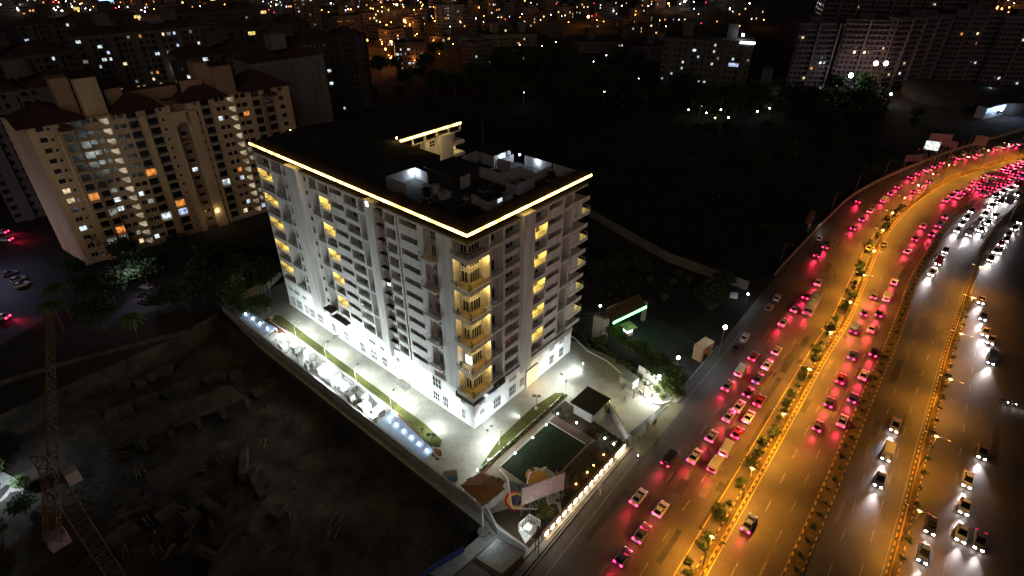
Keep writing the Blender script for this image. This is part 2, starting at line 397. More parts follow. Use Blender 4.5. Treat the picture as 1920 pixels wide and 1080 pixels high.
for j,z in enumerate(FK[::2]):
    b = MB(); b.prism([(-.6,-.6),(5.4,-.6),(5.4,D),(D,D),(D,3.9),(-.6,3.9)], z-.35, z+.02, PLASTER, mat('balcony_tile', (.30,.22,.12), .6, .1, 2))
    for q in ((-.6,5.4,-.6,-.42),(-.6,-.42,-.42,3.9)): b.box(*q, z+.02, z+.45, PLASTER)
    b.box(-.42,-.05,3.72,3.9,z+.02,z+.45,PLASTER)
    bo = b.build('balcony', BT)
    g = MB(); 
    for h in (1.45,): g.box(-.56,5.4,-.55,-.49,z+h-.05,z+h,RAILM); g.box(-.56,-.5,-.49,3.9,z+h-.05,z+h,RAILM)
    for i in range(7): g.box(-.55+i*.98,-.5+i*.98,-.55,-.5,z+.45,z+1.4,RAILM)
    for i in range(1,5): g.box(-.55,-.5,-.55+i*1.05,-.5+i*1.05,z+.45,z+1.4,RAILM)
    g.box(-.53,5.4,-.53,-.51,z+.5,z+1.38,GLASSR); g.box(-.53,-.51,-.51,3.9,z+.5,z+1.38,GLASSR); g.build('railing', bo)
    wb = MB(XR); win_unit(wb, 2.1, 4.7, z+.1, z+2.6, D-.01, 4, 1); win_unit(wb, 2.1, 4.7, z+3.4, z+4.6, D-.01, 4, 1); wb.build('window', bo)
    wb = MB(XL); win_unit(wb, 2.1, 3.6, z+.1, z+2.6, D-.01, 2, 1); win_unit(wb, 2.1, 3.6, z+3.4, z+4.6, D-.01, 2, 1); wb.build('window', bo)
    # wrought ornament on the side wall
    orn = MB()
    for i in range(9):
        c = Vector((5.40, .25+rnd.uniform(0,1.2), z+1.3+i*.2)); rr = .14
        orn.tube([(5.40, c.y+rr*math.cos(t*.785), c.z+rr*math.sin(t*.785)) for t in range(8)], .02, RAILM, 4)
    orn.build('wall_ornament', bo)
    if j < 5:
        lamp('POINT', (.5,.5,z+5.6), 560, (1,.66,.17), BT, .12); lamp('POINT', (4.4,.6,z+5.2), 320, (1,.64,.14), BT, .12)
        for i in range(2+(j%2)):
            x,y = [(.1,3.2),(.4,.2),(3.8,-.1)][i]
            plant_on(x, y, z+.03, rnd.uniform(.8,1.2), '%s plant on the %s corner balcony' % (['bushy green potted','low spreading potted','small leafy potted'][i], names6[j]))
# small balconies over the long side
for k in (1,3,5,7,9):
    z = FK[k]; b = MB(); b.box(-1.1,1.2,8.0,12.0,z-.35,z+.02,PLASTER); b.box(-1.1,-.95,8.0,12.0,z+.02,z+.25,PLASTER); bo = b.build('balcony', BT)
    g = MB(); g.box(-1.05,-.99,8,12,z+1.2,z+1.26,RAILM); g.box(-1.05,0,8.02,8.07,z+1.2,z+1.26,RAILM); g.box(-1.05,0,11.93,11.98,z+1.2,z+1.26,RAILM)
    for i in range(12): g.box(-1.05,-1.0,8.02+i*.355,8.06+i*.355,z+.25,z+1.2,RAILW if k<6 else RAILM)
    g.build('railing', bo)
    wb = MB(XL); win_unit(wb, 8.3, 10.6, z+.1, z+2.5, 1.19, 4, 1); wb.build('window', bo)
    orn = MB()
    for i in range(10):
        cy = rnd.uniform(-.0,.9); cz = z+.9+i*.17
        orn.tube([(.2+cy*.5+.15*math.cos(t*.785), 11.37, cz+.15*math.sin(t*.785)) for t in range(8)], .02, RAILM, 4)
    orn.build('wall_ornament', bo)
for k in (0,2,4,6,8,10):
    wb = MB(XL); win_unit(wb, 8.3, 10.6, FK[k]+.4, FK[k]+2.3, 1.19, 4, 2); wb.build('window', BT)
# end balconies on the short side
for k,z in enumerate(FK):
    if k % 2 == 1:
        b = MB(); b.box(31.3,37.0,-.6,3.6,z-.35,z+.02,PLASTER); b.box(31.3,37,-.6,-.45,z+.02,z+.5,PLASTER); b.box(36.85,37,-.45,3.6,z+.02,z+.5,PLASTER)
        b.box(31.3,34.2,-.4,D,z+.02,z+2.8,PLASTER); bo = b.build('balcony', BT)
        g = MB(); g.box(34.2,37,-.55,-.5,z+1.35,z+1.4,RAILM); g.box(36.9,36.95,-.5,3.6,z+1.35,z+1.4,RAILM)
        for i in range(4): g.box(34.3+i*.85,34.35+i*.85,-.55,-.5,z+.5,z+1.4,RAILM)
        g.box(34.2,37,-.53,-.51,z+.5,z+1.3,GLASSR); g.build('railing', bo)
        lamp('POINT', (35.6,1.2,z+2.3), 220, (1,.75,.2), BT, .12)
    else:
        b = MB(); b.box(31.3,37.0,-.3,3.6,z-.35,z+.02,PLASTER); b.box(31.3,37,-.3,-.15,z+.02,z+.6,PLASTER); bo = b.build('balcony', BT)
# rear wing front
rw = MB(XF)
for k,z in enumerate(FK):
    if z < 20: continue
    rw.box(24.6,39,.04,D,z-.3,z+.02,PLASTER); rw.box(24.6,39,.04,.24,z+.02,z+.95,PLASTER)
    for u0,u1 in ((25.2,28.4),(29,32.6)):
        wb = MB(XF); win_unit(wb,u0,u1,z+.3,z+2.4,D-.01,4,1); wb.build('window', BT)
    wb = MB(XF); win_unit(wb,34.4,36.2,z+1.0,z+2.5,.42,2,2); wb.build('window', BT)
    rw.box(41.6,46.2,-.5,3,z-.35,z+.5,PLASTER)
    if k in (5,7,9): lamp('POINT', (44.3,48.2,z+2.4), 120, (1,.72,.22), BT, .12)
rw.box(33,37.4,.5,D,18,43.7,PLASTER); rw.box(37.4,41.6,-.9,D,18,44.2,PLASTER); rw.box(28.6,28.9,.04,D,18,43.7,PLASTER); rw.box(32.8,33,.04,D,18,43.7,PLASTER)
rw.build('facade_wall', BT)
o = MB(XF).box(35.0,36.2,.38,.46,FK[8]+.2,FK[8]+2.4,emi('lit_door', (1,.6,.2), 2.2)).build('lit_door', BT)
lamp('POINT', (35.6,46.6,FK[8]+2.2), 16, (1,.4,.15), BT, .1)
for xx in (27,31,35): lamp('POINT', (xx,43.5,43.0), 200, (1,.7,.25), BT, .3)
# base windows: long side and short side
for y,wd in ((69,1.8),(66,2.4),(62.5,1.5),(59.7,2.4),(56,2.6),(50,1.6),(44.5,1.9),(38,2.0),(33.5,2.4),(29.5,1.9)):
    if 47 < y < 49: continue
    wb = MB(XL); win_unit(wb,y-wd/2,y+wd/2,1.0,3.6,.10,4,2); wb.box(y-wd/2-.15,y+wd/2+.15,-.12,.11,.75,.93,FRAMEW); wb.build('window', BT)
    if rnd.random() < .8: wb = MB(XL); win_unit(wb,y-wd/2,y+wd/2,5.6,6.6,.10,4,1); wb.build('window', BT)
for y,wd,z0,z1 in ((11.5,2.0,1.2,3.6),(8.6,1.6,1.0,4.0),(11,2.6,5.2,8.0),(3.2,1.0,1.2,3.6),(3.2,1.2,5.6,6.7),(24.2,1.4,5.3,6.4)):
    wb = MB(XL); win_unit(wb,y-wd/2,y+wd/2,z0,z1,.10,3,2); wb.build('window', BT)
for x,wd,z0,z1 in ((2.6,1.5,1.2,3.8),(7.2,2.2,1.2,3.8),(2.6,1.6,5.6,6.6),(6.6,1.0,6.0,7.0),(12.4,2.2,1.2,3.8),(12.4,2.4,5.4,6.3),(15.7,1.4,1.6,3.8),(26.8,1.6,1,3.6),(30.6,1.6,1,3.6),(26.8,1.7,5.2,6.3),(30.6,1.7,5.2,6.3)):
    wb = MB(XR); win_unit(wb,x-wd/2,x+wd/2,z0,z1,.10,4,2); wb.build('window', BT)
o = MB(XL); o.box(.2,4.6,-.5,.11,7.3,8.5,GLASSD); o.box(.2,4.6,-.56,-.5,7.2,7.35,RAILM); o.build('balcony_band', BT)
o = MB(XR); o.box(-.5,9.3,-.5,.11,7.3,8.5,GLASSD); o.box(-.5,9.3,-.56,-.5,7.2,7.35,RAILM); o.build('balcony_band', BT)
o = MB(XR); o.box(9.4,14.3,-.5,.11,7.4,8.6,PLASTER); o.box(17.8,27,-.5,.11,7.4,8.6,PLASTER); o.box(27,34,-.5,.11,7.0,8.4,PLASTERG); o.build('spandrel', BT)
# entrances: a lit gateway on the short side, a stepped one on the long side
e = MB(XR); e.box(17.2,20.8,-.03,.119,0,4.6,emi('lit_gateway', (1,.72,.28), 1.6)); e.box(16.9,17.2,-.25,.119,0,4.9,PLASTER); e.box(20.8,21.1,-.25,.119,0,4.9,PLASTER); e.box(16.9,21.1,-.25,.119,4.6,4.95,PLASTER); e.build('gateway', BT)
lamp('POINT', (19,-1.6,3.6), 520, (1,.66,.24), BT, .3)
e = MB(XL); e.box(20.2,23.4,-.03,.119,0,4.2,emi('lit_entry', (1,.93,.62), 1.2))
for i in range(4): e.box(20.2,23.4,-1.8+.4*i,-.031 if i<3 else -.031,.15*i+.02,.15*(i+1),CONC)
e.build('entrance', BT)
e = MB(XL); e.box(41.5,47.5,-1.3,.11,7.6,7.9,ROOFB); e.box(46.5,50,-1.8,.11,9.2,9.5,ROOFB); e.build('canopy', BT)
e = MB(XL); e.box(46.8,48.6,-.02,.119,0,3.2,mat('recess_panel',(.5,.6,.55),.8,.05)); e.build('door', BT)
# stray lit windows
for xf,u,z,s in ((XL,24.2,FK[5]+1.5,.45),(XL,34.6,FK[1]+1.7,.4),(XL,2.6,FK[2]+1.3,.8),(XL,26.5,44.0,.4)):
    d = {34.6:D-.14, 2.6:D-.16, 24.2:.36, 26.5:-.8}[u]
    MB(xf).box(u-s,u+s,d-.03,d,z-s*1.2,z+s*1.2,emi('lit_window_white',(.85,.97,1),5)).build('lit_window', BT)
# roof terraces over the short wing
RW = mat('roof_wall', (.36,.37,.39), .8, .15, .6, fine=6)
def rwall(x0,y0,x1,y1,h=2.4,z=44.05): MB().obox((x0,y0),(x1,y1),.22,z,z+h,RW).build('terrace_wall', BT)
for q in ((7,30,14.5,29.6),(14.5,29.4,14.2,25.4),(7,29.9,7,24),(24,13,24,20),(24,13,30,13),(30,20.5,36.0,20.5),(35.6,26,35.6,21),(26,27,35.8,26.9),(30,16,30,20),
          (29.5,9.3,35.6,9.3),(29.5,9.3,29.5,12.5),(35.9,3.2,35.9,9),(35.9,9.5,35.9,17),(22,7.2,22,10.5),(22,7.2,27,7.2),(13,8.3,13,11.5),(16.4,18,19.2,18),(17,22,17,24.8)): rwall(*q, h=rnd.choice((1.9,2.4,2.6)))
rr = MB(); rr.box(15,23,19,26.5,44.05,47.0,ROOFD); rr.box(14.6,23.4,18.6,26.9,47.0,47.2,ROOFD); rr.build('stair_room', BT)
rr = MB(); rr.box(12.2,16.2,6.2,8.4,44.05,46.2,RW); rr.box(12,16.4,6.0,8.6,46.2,46.35,ROOFD); rr.box(14.6,15.9,6.12,6.19,45.1,45.8,LITC[0]); rr.build('stair_room', BT)
rr = MB(); rr.box(30.5,34.5,21.5,25.6,44.05,46.8,RW); rr.box(30,35,21,26,46.8,47.0,ROOFD); rr.build('stair_room', BT)
rr = MB(); rr.box(27,28,14.5,16.5,44.05,45.3,RW); rr.build('water_tank', BT)
rr = MB(); rr.box(6.5,11.5,4.2,4.6,44.3,44.6,RW); rr.box(4.3,4.6,5,9,44.3,44.5,RW); rr.box(13,14,13,14,44.05,44.5,RW); rr.box(18,19.3,11,11.4,44.05,44.5,RW); rr.box(20.2,21.8,4.0,4.5,44.05,44.9,LITC[3]); rr.build('roof_unit', BT)
for (x,y,z),e in (((33.2,21.0,46.0),240),((30.6,27.2-.5,46.5),0),((35.4,13.2,46.3),200),((35.5,18.2,46.4),180),((13.6,28.9,46.0),300)):
    if not e: continue
    b = MB(); b.ball((x,y,z),.2,BULBW); b.tube([(x,y,z+.1),(x,y,z+.45)],.05,RAILM,5); o = b.build('roof_lamp', BT); lamp('POINT', (x,y,z-.35), e, (.72,.86,1), BT, .2)
for (x,y) in ((23.2,46.0),(9.5,YE-2)):
    b = MB(); b.ball((x,y,47.2),.22,emi('bulb_warm',(1,.75,.3),30)); b.tube([(x,y,46.0),(x,y,47.1)],.06,RAILM,5); b.build('roof_lamp', BT)
    lamp('POINT', (x,y,47.6), 12, (1,.72,.3), BT, .2)
for i,(x,y) in enumerate(((9,20),(11.5,20),(19,14),(26,23.5),(32.5,7))): b = MB(); b.tube([(x,y,44.4),(x,y,46)],.8,[BLACKM,RW][i%2],14); b.box(x-.9,x+.9,y-.9,y+.9,44.05,44.4,CONC); b.build('water_tank', BT)
for pts in ([(4.5,12,44.3),(4.5,24,44.3),(7,24,44.3)],[(9,19,44.25),(9,12,44.25),(20,12,44.25)],[(22,5,44.3),(34,5,44.3),(34,8,44.3)],[(19,14,44.5),(25,14,44.5),(25,24,44.5)]): b = MB(); b.tube(pts,.12,STEEL,6); b.build('pipe', BT)
for x,y in ((6,16),(21,9),(28,10.5),(12,24),(30,3.8)):
    b = MB(); b.tube([(x,y,44.05),(x,y,44.9)],.05,STEEL,5); b.ball((x,y,45.1),.45,RW,10,5,.3); b.build('dish', BT)
for x,y,w_,d_,h_ in ((17,7,3,2,1.1),(24.5,9,2,1.6,.9),(6,27,2,1.2,1.0),(20,21,1.6,2.6,1.0),(10,16.5,2.2,1.4,1.3)): MB().box(x,x+w_,y,y+d_,44.06,44.06+h_,RW).build('roof_unit', BT)
b = MB(); b.tube([(31.5,25.8,47),(31.5,25.8,53)],.05,RAILM,5); b.build('antenna', BT)
# ------------------------------------------------------------------ paved yard of the building
def paving():
    M = bpy.data.materials.new('yard_paving'); M.use_nodes = True; nt = M.node_tree; b = nt.nodes['Principled BSDF']
    tc = nt.nodes.new('ShaderNodeTexCoord'); n = nt.nodes.new('ShaderNodeTexNoise'); n.inputs['Scale'].default_value = .16; n.inputs['Detail'].default_value = 8; n.inputs['Roughness'].default_value = .7
    nt.links.new(tc.outputs['Object'], n.inputs[0]); cr = nt.nodes.new('ShaderNodeValToRGB')
    cr.color_ramp.elements[0].position = .3; cr.color_ramp.elements[0].color = (.27,.265,.23,1); cr.color_ramp.elements[1].position = .72; cr.color_ramp.elements[1].color = (.50,.495,.45,1)
    e = cr.color_ramp.elements.new(.5); e.color = (.40,.395,.345,1)
    nt.links.new(n.outputs[0], cr.inputs[0])
    br = nt.nodes.new('ShaderNodeTexBrick'); br.inputs['Scale'].default_value = 2.2; br.inputs['Color1'].default_value = (.9,.9,.9,1); br.inputs['Color2'].default_value = (1.05,1.05,1.02,1); br.inputs['Mortar'].default_value = (.62,.6,.55,1); br.inputs['Mortar Size'].default_value = .03
    nt.links.new(tc.outputs['Object'], br.inputs[0])
    mx = nt.nodes.new('ShaderNodeMixRGB'); mx.blend_type = 'MULTIPLY'; mx.inputs[0].default_value = .8
    nt.links.new(cr.outputs[0], mx.inputs[1]); nt.links.new(br.outputs[0], mx.inputs[2])
    n2 = nt.nodes.new('ShaderNodeTexNoise'); n2.inputs['Scale'].default_value = .9; n2.inputs['Detail'].default_value = 5; n2.inputs['Distortion'].default_value = 2.5; nt.links.new(tc.outputs['Object'], n2.inputs[0])
    mr = nt.nodes.new('ShaderNodeMapRange'); mr.inputs[1].default_value = .44; mr.inputs[2].default_value = .5; mr.inputs[3].default_value = .82; mr.inputs[4].default_value = 1; nt.links.new(n2.outputs[0], mr.inputs[0])
    m2 = nt.nodes.new('ShaderNodeMixRGB'); m2.blend_type = 'MULTIPLY'; m2.inputs[0].default_value = .7; nt.links.new(mx.outputs[0], m2.inputs[1]); nt.links.new(mr.outputs[0], m2.inputs[2])
    nt.links.new(m2.outputs[0], b.inputs['Base Color']); b.inputs['Roughness'].default_value = .75
    return M
PAVE = paving()
sheet('pavement', [(-15.6,-26.4),(19,-27),(38.5,-28.8),(40,-12),(38.5,3),(41.5,12),(41,30),(30,75),(20,84),(-14,82.6),(-15.6,60)], .03, PAVE)
LZ = .16
sheet('lawn', [(-7.0,68.5),(-5.6,69.6),(-4.8,68.2),(-5.9,8),(-6.6,3),(-8.0,2.0),(-9.2,3.2),(-7.4,17),(-6.9,43)], LZ, GRASS, .031)
sheet('planting_bed', [(-9.6,60),(-9.6,69.5),(-7.2,70),(-7.1,60)], LZ-.02, REDSOIL, .031)
sheet('planting_bed', [(-9.7,15.2),(-7.5,15.6),(-9.3,3.2),(-8.6,1.2),(-9.2,-.3),(-10.8,-.2)], LZ-.02, REDSOIL, .031)
sheet('lawn', [(-6,-7.6),(2,-5.6),(13,-5.2),(20,-6.2),(21.5,-7.9),(0.2,-7.9),(-4.6,-8.0)], LZ, GRASS, .031)
sheet('planting_bed', [(-4.6,-8.0),(21.5,-7.95),(21.3,-8.9),(-1,-8.9),(-7.6,-9.2),(-8.6,-8.6)], LZ+.02, REDSOIL, .031)
sheet('garden_path', [(-9.5,-10.4),(17.6,-10.0),(17.6,-8.95),(-9.3,-8.95)], .07, mat('garden_paving', (.24,.2,.14), .85, .15, .8, fine=9), .031)
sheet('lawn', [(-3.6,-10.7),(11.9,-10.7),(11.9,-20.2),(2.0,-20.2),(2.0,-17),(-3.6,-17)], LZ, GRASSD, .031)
sheet('garden_path', [(12.0,-10.5),(14.4,-10.5),(14.2,-20.5),(11.95,-20.5)], .075, mat('brown_paving', (.12,.075,.05), .85, .2, .8, fine=9), .031)
sheet('garden_path', [(-6.8,-10.45),(-3.65,-10.45),(-3.65,-17.2),(-5.2,-17.2)], .068, MATS['garden_paving'], .031)
sheet('planting_bed', [(14.5,-9.2),(19.5,-9.4),(17.6,-26),(14.3,-22)], .12, mat('bed_soil', (.05,.035,.022), 1, .4, 1.5, fine=9), .031)
sheet('planting_bed', [(-4,-25.8),(17.4,-26.0),(14.2,-21),(12,-20.6),(2,-20.6),(0,-22)], .11, MATS['bed_soil'], .031)
sheet('planting_bed', [(-12,-9),(-6.9,-9.3),(-5.6,-13.6),(-9,-14.6),(-12,-10)], .12, REDSOIL, .031)
sheet('planting_bed', [(-13.4,-25.8),(-4.5,-25.8),(-3.4,-24),(-9,-18.5),(-13.4,-16)], .1, MATS['bed_soil'], .031)
RUB = {n: mat('rubber_'+n, c, .8, .1, 2) for n, c in dict(red=(.35,.02,.03), yellow=(.7,.42,.02), blue=(.03,.03,.14), green=(.03,.07,.06), orange=(.55,.24,.03), white=(.7,.7,.68)).items()}
sheet('play_surface', [(-9.2,-18.4),(-5.2,-14.2),(-3.6,-17.3),(-3.3,-21.6),(-5.0,-23.5)], .112, RUB['green'], .031)
def ring(name, c, r0, r1, z0, z, m):
    b = MB(); n = 40
    vs = []; fs = []
    for i in range(n):
        a = 2*math.pi*i/n; ca, sa = math.cos(a), math.sin(a)
        vs += [(c[0]+r1*ca,c[1]+r1*sa,z0),(c[0]+r1*ca,c[1]+r1*sa,z),(c[0]+r0*ca,c[1]+r0*sa,z),(c[0]+r0*ca,c[1]+r0*sa,z0)]
    for i in range(n):
        a, d = 4*i, 4*((i+1)%n)
        fs += [(a,d,d+1,a+1),(a+1,d+1,d+2,a+2)]
        if r0 > 0: fs += [(a+2,d+2,d+3,a+3)]
    b.add(vs, fs, m)
    return struct(b.build(name))
RC = G(968,939); RC = (RC.x, RC.y)
ring('play_surface', RC, 1.7, 2.2, .113, .13, RUB['red']); ring('play_surface', RC, 1.2, 1.7, .113, .134, RUB['yellow']); ring('play_surface', RC, .0, 1.2, .113, .13, RUB['blue'])
oc = G(1005,893); ring('play_surface', (oc.x,oc.y), 0, 2.0, .17, .2, RUB['orange'])
# kerbs
def kerb(pts, m=CONC, w=.16, h=.32, name='kerb'):
    b = MB()
    for a, c in zip(pts, pts[1:]): b.obox(a, c, w, .035, h, m)
    return struct(b.build(name))
kerb([(-7.9,68.5),(-7.6,43),(-8.1,17),(-10.0,3.0),(-10.2,0),(-9.6,-.5),(-8.7,.6)], FRAMEW)
kerb([(-8.6,-8.6),(-4.6,-8.05),(21.5,-8.0)], FRAMEW); kerb([(40.4,9),(39.5,2),(37.6,-3),(37.4,-9),(35.0,-16.5),(31.7,-24.6),(32.4,-26.2),(34.8,-27.4)], FRAMEW, .22, .4)
kerb([(11.95,-10.6),(11.95,-20)], FRAMEW, .18, .3); kerb([(-9.4,-18.5),(-5.0,-13.6),(-4.5,-11)], FRAMEW, .2, .3); kerb([(-9.4,-18.6),(-5.0,-24),(-3.2,-21.6)], FRAMEW, .2, .3); kerb([(-3.6,-17.2),(-1.2,-16),(2.0,-17.6)], FRAMEW, .22, .3)

# ------------------------------------------------------------------ boundary walls and buildings of the yard
WALLW = mat('boundary_white', (.62,.62,.60), .85, .15, .6, fine=8)
def wall(name, pts, h, w, m, label, cat='wall', z0=.0, cap=None):
    b = MB()
    for a, c in zip(pts, pts[1:]): b.obox(a, c, w, z0, h, m)
    root = thing(name, (0,0,0), 0, label, cat); b.build('wall', root)
    if cap:
        b = MB()
        for a, c in zip(pts, pts[1:]): b.obox(a, c, w+.12, h+.003, h+.12, cap)
        b.build('coping', root)
    return root
wall('boundary_wall', [(-13.9,82.2),(-13.9,-15.2)], 2.2, .28, CONC, 'long grey boundary wall between the floodlit yard and the dark excavated site', z0=-4.2, cap=CONC)
wall('boundary_wall', [(-13.7,82.3),(-1.5,82.3),(8,88)], 2.0, .25, WALLW, 'short white wall closing the far end of the yard behind the cage', cap=WALLW)
wall('boundary_wall', [(-16,80.8),(-24,79),(-48,88),(-75,95)], 1.2, .4, CONCD, 'low broken earth coloured wall along the far edge of the dark site')
# niche-lit wall along the road
nw = thing('roadside_wall', (0,0,0), 0, 'low brown garden wall along the road with glowing niches', 'wall')
WA, WB_ = Vector((-10.6,-26.4)), Vector((17.6,-26.4))
b = MB(); b.obox(WA, WB_, .3, 0, 1.4, mat('wall_brown', (.32,.22,.15), .85, .15, .7, fine=8)); b.obox(WA, WB_, .5, 1.403, 1.5, MATS['wall_brown']); b.obox((WA.x,WA.y-.9),(WB_.x+.6,WB_.y-.9),.12,.0,.25,CONC); b.build('wall', nw)
NI = emi('niche_glow', (1,.80,.50), 15)
xs = [-9.6+1.72*i for i in range(13)]+[14.6]
for i, x in enumerate(xs):
    l = 3.4 if i == 13 else .85
    MB().box(x-l/2, x+l/2, -26.66, -26.57, .35, 1.25, NI).build('niche_light', nw)
    if i % 2 == 0 or i == 13: lamp('POINT', (x,-27.1,.8), 16 if i < 13 else 40, (1,.72,.4), nw, .2)
# utility yard beside the boundary wall
EQ = mat('equipment_grey', (.55,.56,.55), .5, .1, 1); EQD = mat('equipment_dark', (.10,.11,.11), .5, .2, 1)
sheet('pavement', [(-13.7,60),(-9.7,60),(-8.0,43),(-8.4,17),(-10.4,15.4),(-13.7,15.4)], .045, mat('yard_gravel', (.2,.2,.18), .95, .35, 2, fine=20))
def cabinet(x, y, sx, sy, h, label, m=EQ, name='transformer', fins=True, cat='transformer', rz=0):
    t = thing(name, (x,y,.05), rz, label, cat, None)
    MB().box(-sx/2,sx/2,-sy/2,sy/2,.15,h,m).box(-sx/2-.06,sx/2+.06,-sy/2-.06,sy/2+.06,h+.003,h+.08,m).build('housing', t)
    MB().box(-sx/2+.1,sx/2-.1,-sy/2+.1,sy/2-.1,0,.147,CONC).build('plinth', t)
    if fins:
        b = MB()
        for i in range(8): b.box(sx/2+.003,sx/2+.25,-sy/2+.1+i*(sy-.2)/8,-sy/2+.16+i*(sy-.2)/8,.4,h-.3,m)
        b.build('radiator', t)
        b = MB()
        for i in range(3): b.tube([(0,-.5+i*.5,h+.08),(0,-.5+i*.5,h+.5)],.07,RUB['red'] if False else EQD,6)
        b.build('insulator', t)
    b = MB()
    for i in range(5): b.box(-sx/2-.02,-sx/2-.004,-sy/2+.2,sy/2-.2,.5+i*.22,.6+i*.22,EQD)
    b.build('louvre', t)
    return t
cabinet(-10.6,57.2,1.6,1.4,2.2,'white electrical cabinet nearest the far planting bed in the utility yard')
cabinet(-12.4,53.6,1.5,2.0,2.4,'tall bright cabinet against the boundary wall opposite the round garden bush')
cabinet(-10.4,51.2,1.5,1.5,2.1,'grey cabinet with a bush behind it in the utility yard')
cabinet(-9.9,46.2,1.4,1.8,2.3,'upright grey cabinet with a white door panel in mid utility yard')
cabinet(-12.0,43.2,1.3,1.3,1.9,'small pale cabinet hard against the boundary wall in mid yard')
g = cabinet(-10.9,36.0,3.0,5.4,2.8,'big white generator enclosure washed out by a floodlight', name='generator', cat='generator', fins=False)
g2 = cabinet(-10.9,29.6,2.6,4.0,2.5,'grey generator with a domed top and louvred side', EQ, 'generator', False, 'generator')
b = MB(); b.tube([(0,-1.9,2.0),(0,1.9,2.0)],1.2,EQ,16); b.build('domed_roof', g2)
cabinet(-12.2,26.0,1.2,1.6,2.6,'narrow upright white panel beside the domed generator', fins=False)
cabinet(-10.2,24.6,1.6,1.8,2.5,'dark sided transformer near the end of the lit railing', EQ)
cabinet(-11.9,21.6,2.0,1.8,2.2,'bright transformer with cooling fins in the whitest corner of the yard')
cabinet(-10.6,18.2,1.9,1.6,2.0,'last white cabinet next to the blue canopy', fins=False)
cabinet(-12.6,17.6,1.2,1.2,1.7,'small cabinet squeezed between wall and blue canopy', fins=False)
t = thing('steel_trestle', (-9.6,41.2,.05), .1, 'grey pipe frame with crossbars standing in the utility yard', 'frame')
b = MB()
for sx in (-.9,.9):
    for sy in (-.8,.8): b.tube([(sx,sy,0),(sx,sy,1.8)],.05,STEEL,6)
b.tube([(-.9,-.8,1.8),(.9,-.8,1.8),(.9,.8,1.8),(-.9,.8,1.8),(-.9,-.8,1.8)],.05,STEEL,6); b.box(-.8,.8,-.7,.7,.9,.95,STEEL); b.build('frame', t)
# steel pipes and fans, small clutter
for i,(x,y,l) in enumerate(((-9.1,48.6,2.2),(-9.3,33.2,2.0),(-9.0,27.2,2.4),(-9.4,22.0,1.8))):
    t = thing('pipe_rack', (x,y,.06), 0, 'dark pipe bundle %s' % ['behind the upright grey cabinet','beside the washed out generator','beside the domed generator','behind the finned bright transformer'][i], 'pipes')
    b = MB()
    for k in range(4): b.tube([(-.3+k*.2,-l/2,.3+.1*(k%2)),(-.3+k*.2,l/2,.3+.1*(k%2)),(-.3+k*.2,l/2,1.4)],.07,EQD if k%2 else STEEL,6)
    b.build('pipe', t); MB().box(-.5,.5,-l/2+.1,-l/2+.2,0,.24,STEEL).box(-.5,.5,l/2-.2,l/2-.1,0,.24,STEEL).build('stand', t)
# white picket rail beside the lawn strip
rt = thing('yard_railing', (0,0,0), 0, 'long white picket railing between the utility yard and the lawn strip', 'railing')
b = MB(); pts = [(-8.05,60),(-7.75,43),(-8.25,17.2)]
for a, c in zip(pts, pts[1:]):
    a = Vector(a); c = Vector(c); n = int((c-a).length/.45)
    for i in range(n):
        p = a+(c-a)*i/n; b.box(p.x-.03,p.x+.03,p.y-.03,p.y+.03,.04,1.15,FRAMEW)
b.build('picket', rt); b = MB(); b.obox(pts[0],pts[1],.06,1.1,1.16,FRAMEW); b.obox(pts[1],pts[2],.06,1.1,1.16,FRAMEW); b.build('top_rail', rt)
# blue translucent canopies with bulbs beneath
CANB = glassy('canopy_sheet', (.35,.5,.75), .55, .35)
for i,(y0,y1,x0a,x0b,x1a,x1b,n,lab) in enumerate(((.2,15,-13.6,-13.6,-10.9,-9.4,6,'blue tinted translucent canopy with six glowing bulbs near the yard corner'),(60.2,74,-13.6,-13.6,-10.0,-11.2,4,'blue tinted canopy at the far end of the utility yard'))):
    t = thing('light_canopy', (0,0,0), 0, lab, 'canopy')
    b = MB(); b.add([(x0a,y0,2.3),(x1a,y0,2.7),(x1b,y1,2.7),(x0b,y1,2.3),(x0a,y0,2.24),(x1a,y0,2.64),(x1b,y1,2.64),(x0b,y1,2.24)],[(0,1,2,3),(7,6,5,4),(0,4,5,1),(1,5,6,2),(2,6,7,3),(3,7,4,0)],CANB); b.build('sheet', t)
    b = MB()
    for k in range(6):
        f = k/5; y = y0+(y1-y0)*f; x1 = x1a+(x1b-x1a)*f; b.tube([(x1-.1,y,0),(x1-.1,y,2.6)],.05,FRAMEW,5); b.tube([(-13.6,y,2.22),(x1,y,2.62)],.04,FRAMEW,5)
    b.build('frame', t)
    for k in range(n):
        f = (k+.5)/n; y = y0+(y1-y0)*f; x = (-13.6+x1a+(x1b-x1a)*f)/2+.3
        MB().ball((x,y,2.85),.17,BULBW).tube([(x,y,2.5),(x,y,2.7)],.05,FRAMEW,5).build('bulb', t); lamp('POINT', (x,y,3.15), 30, (.8,.92,1), t, .15)
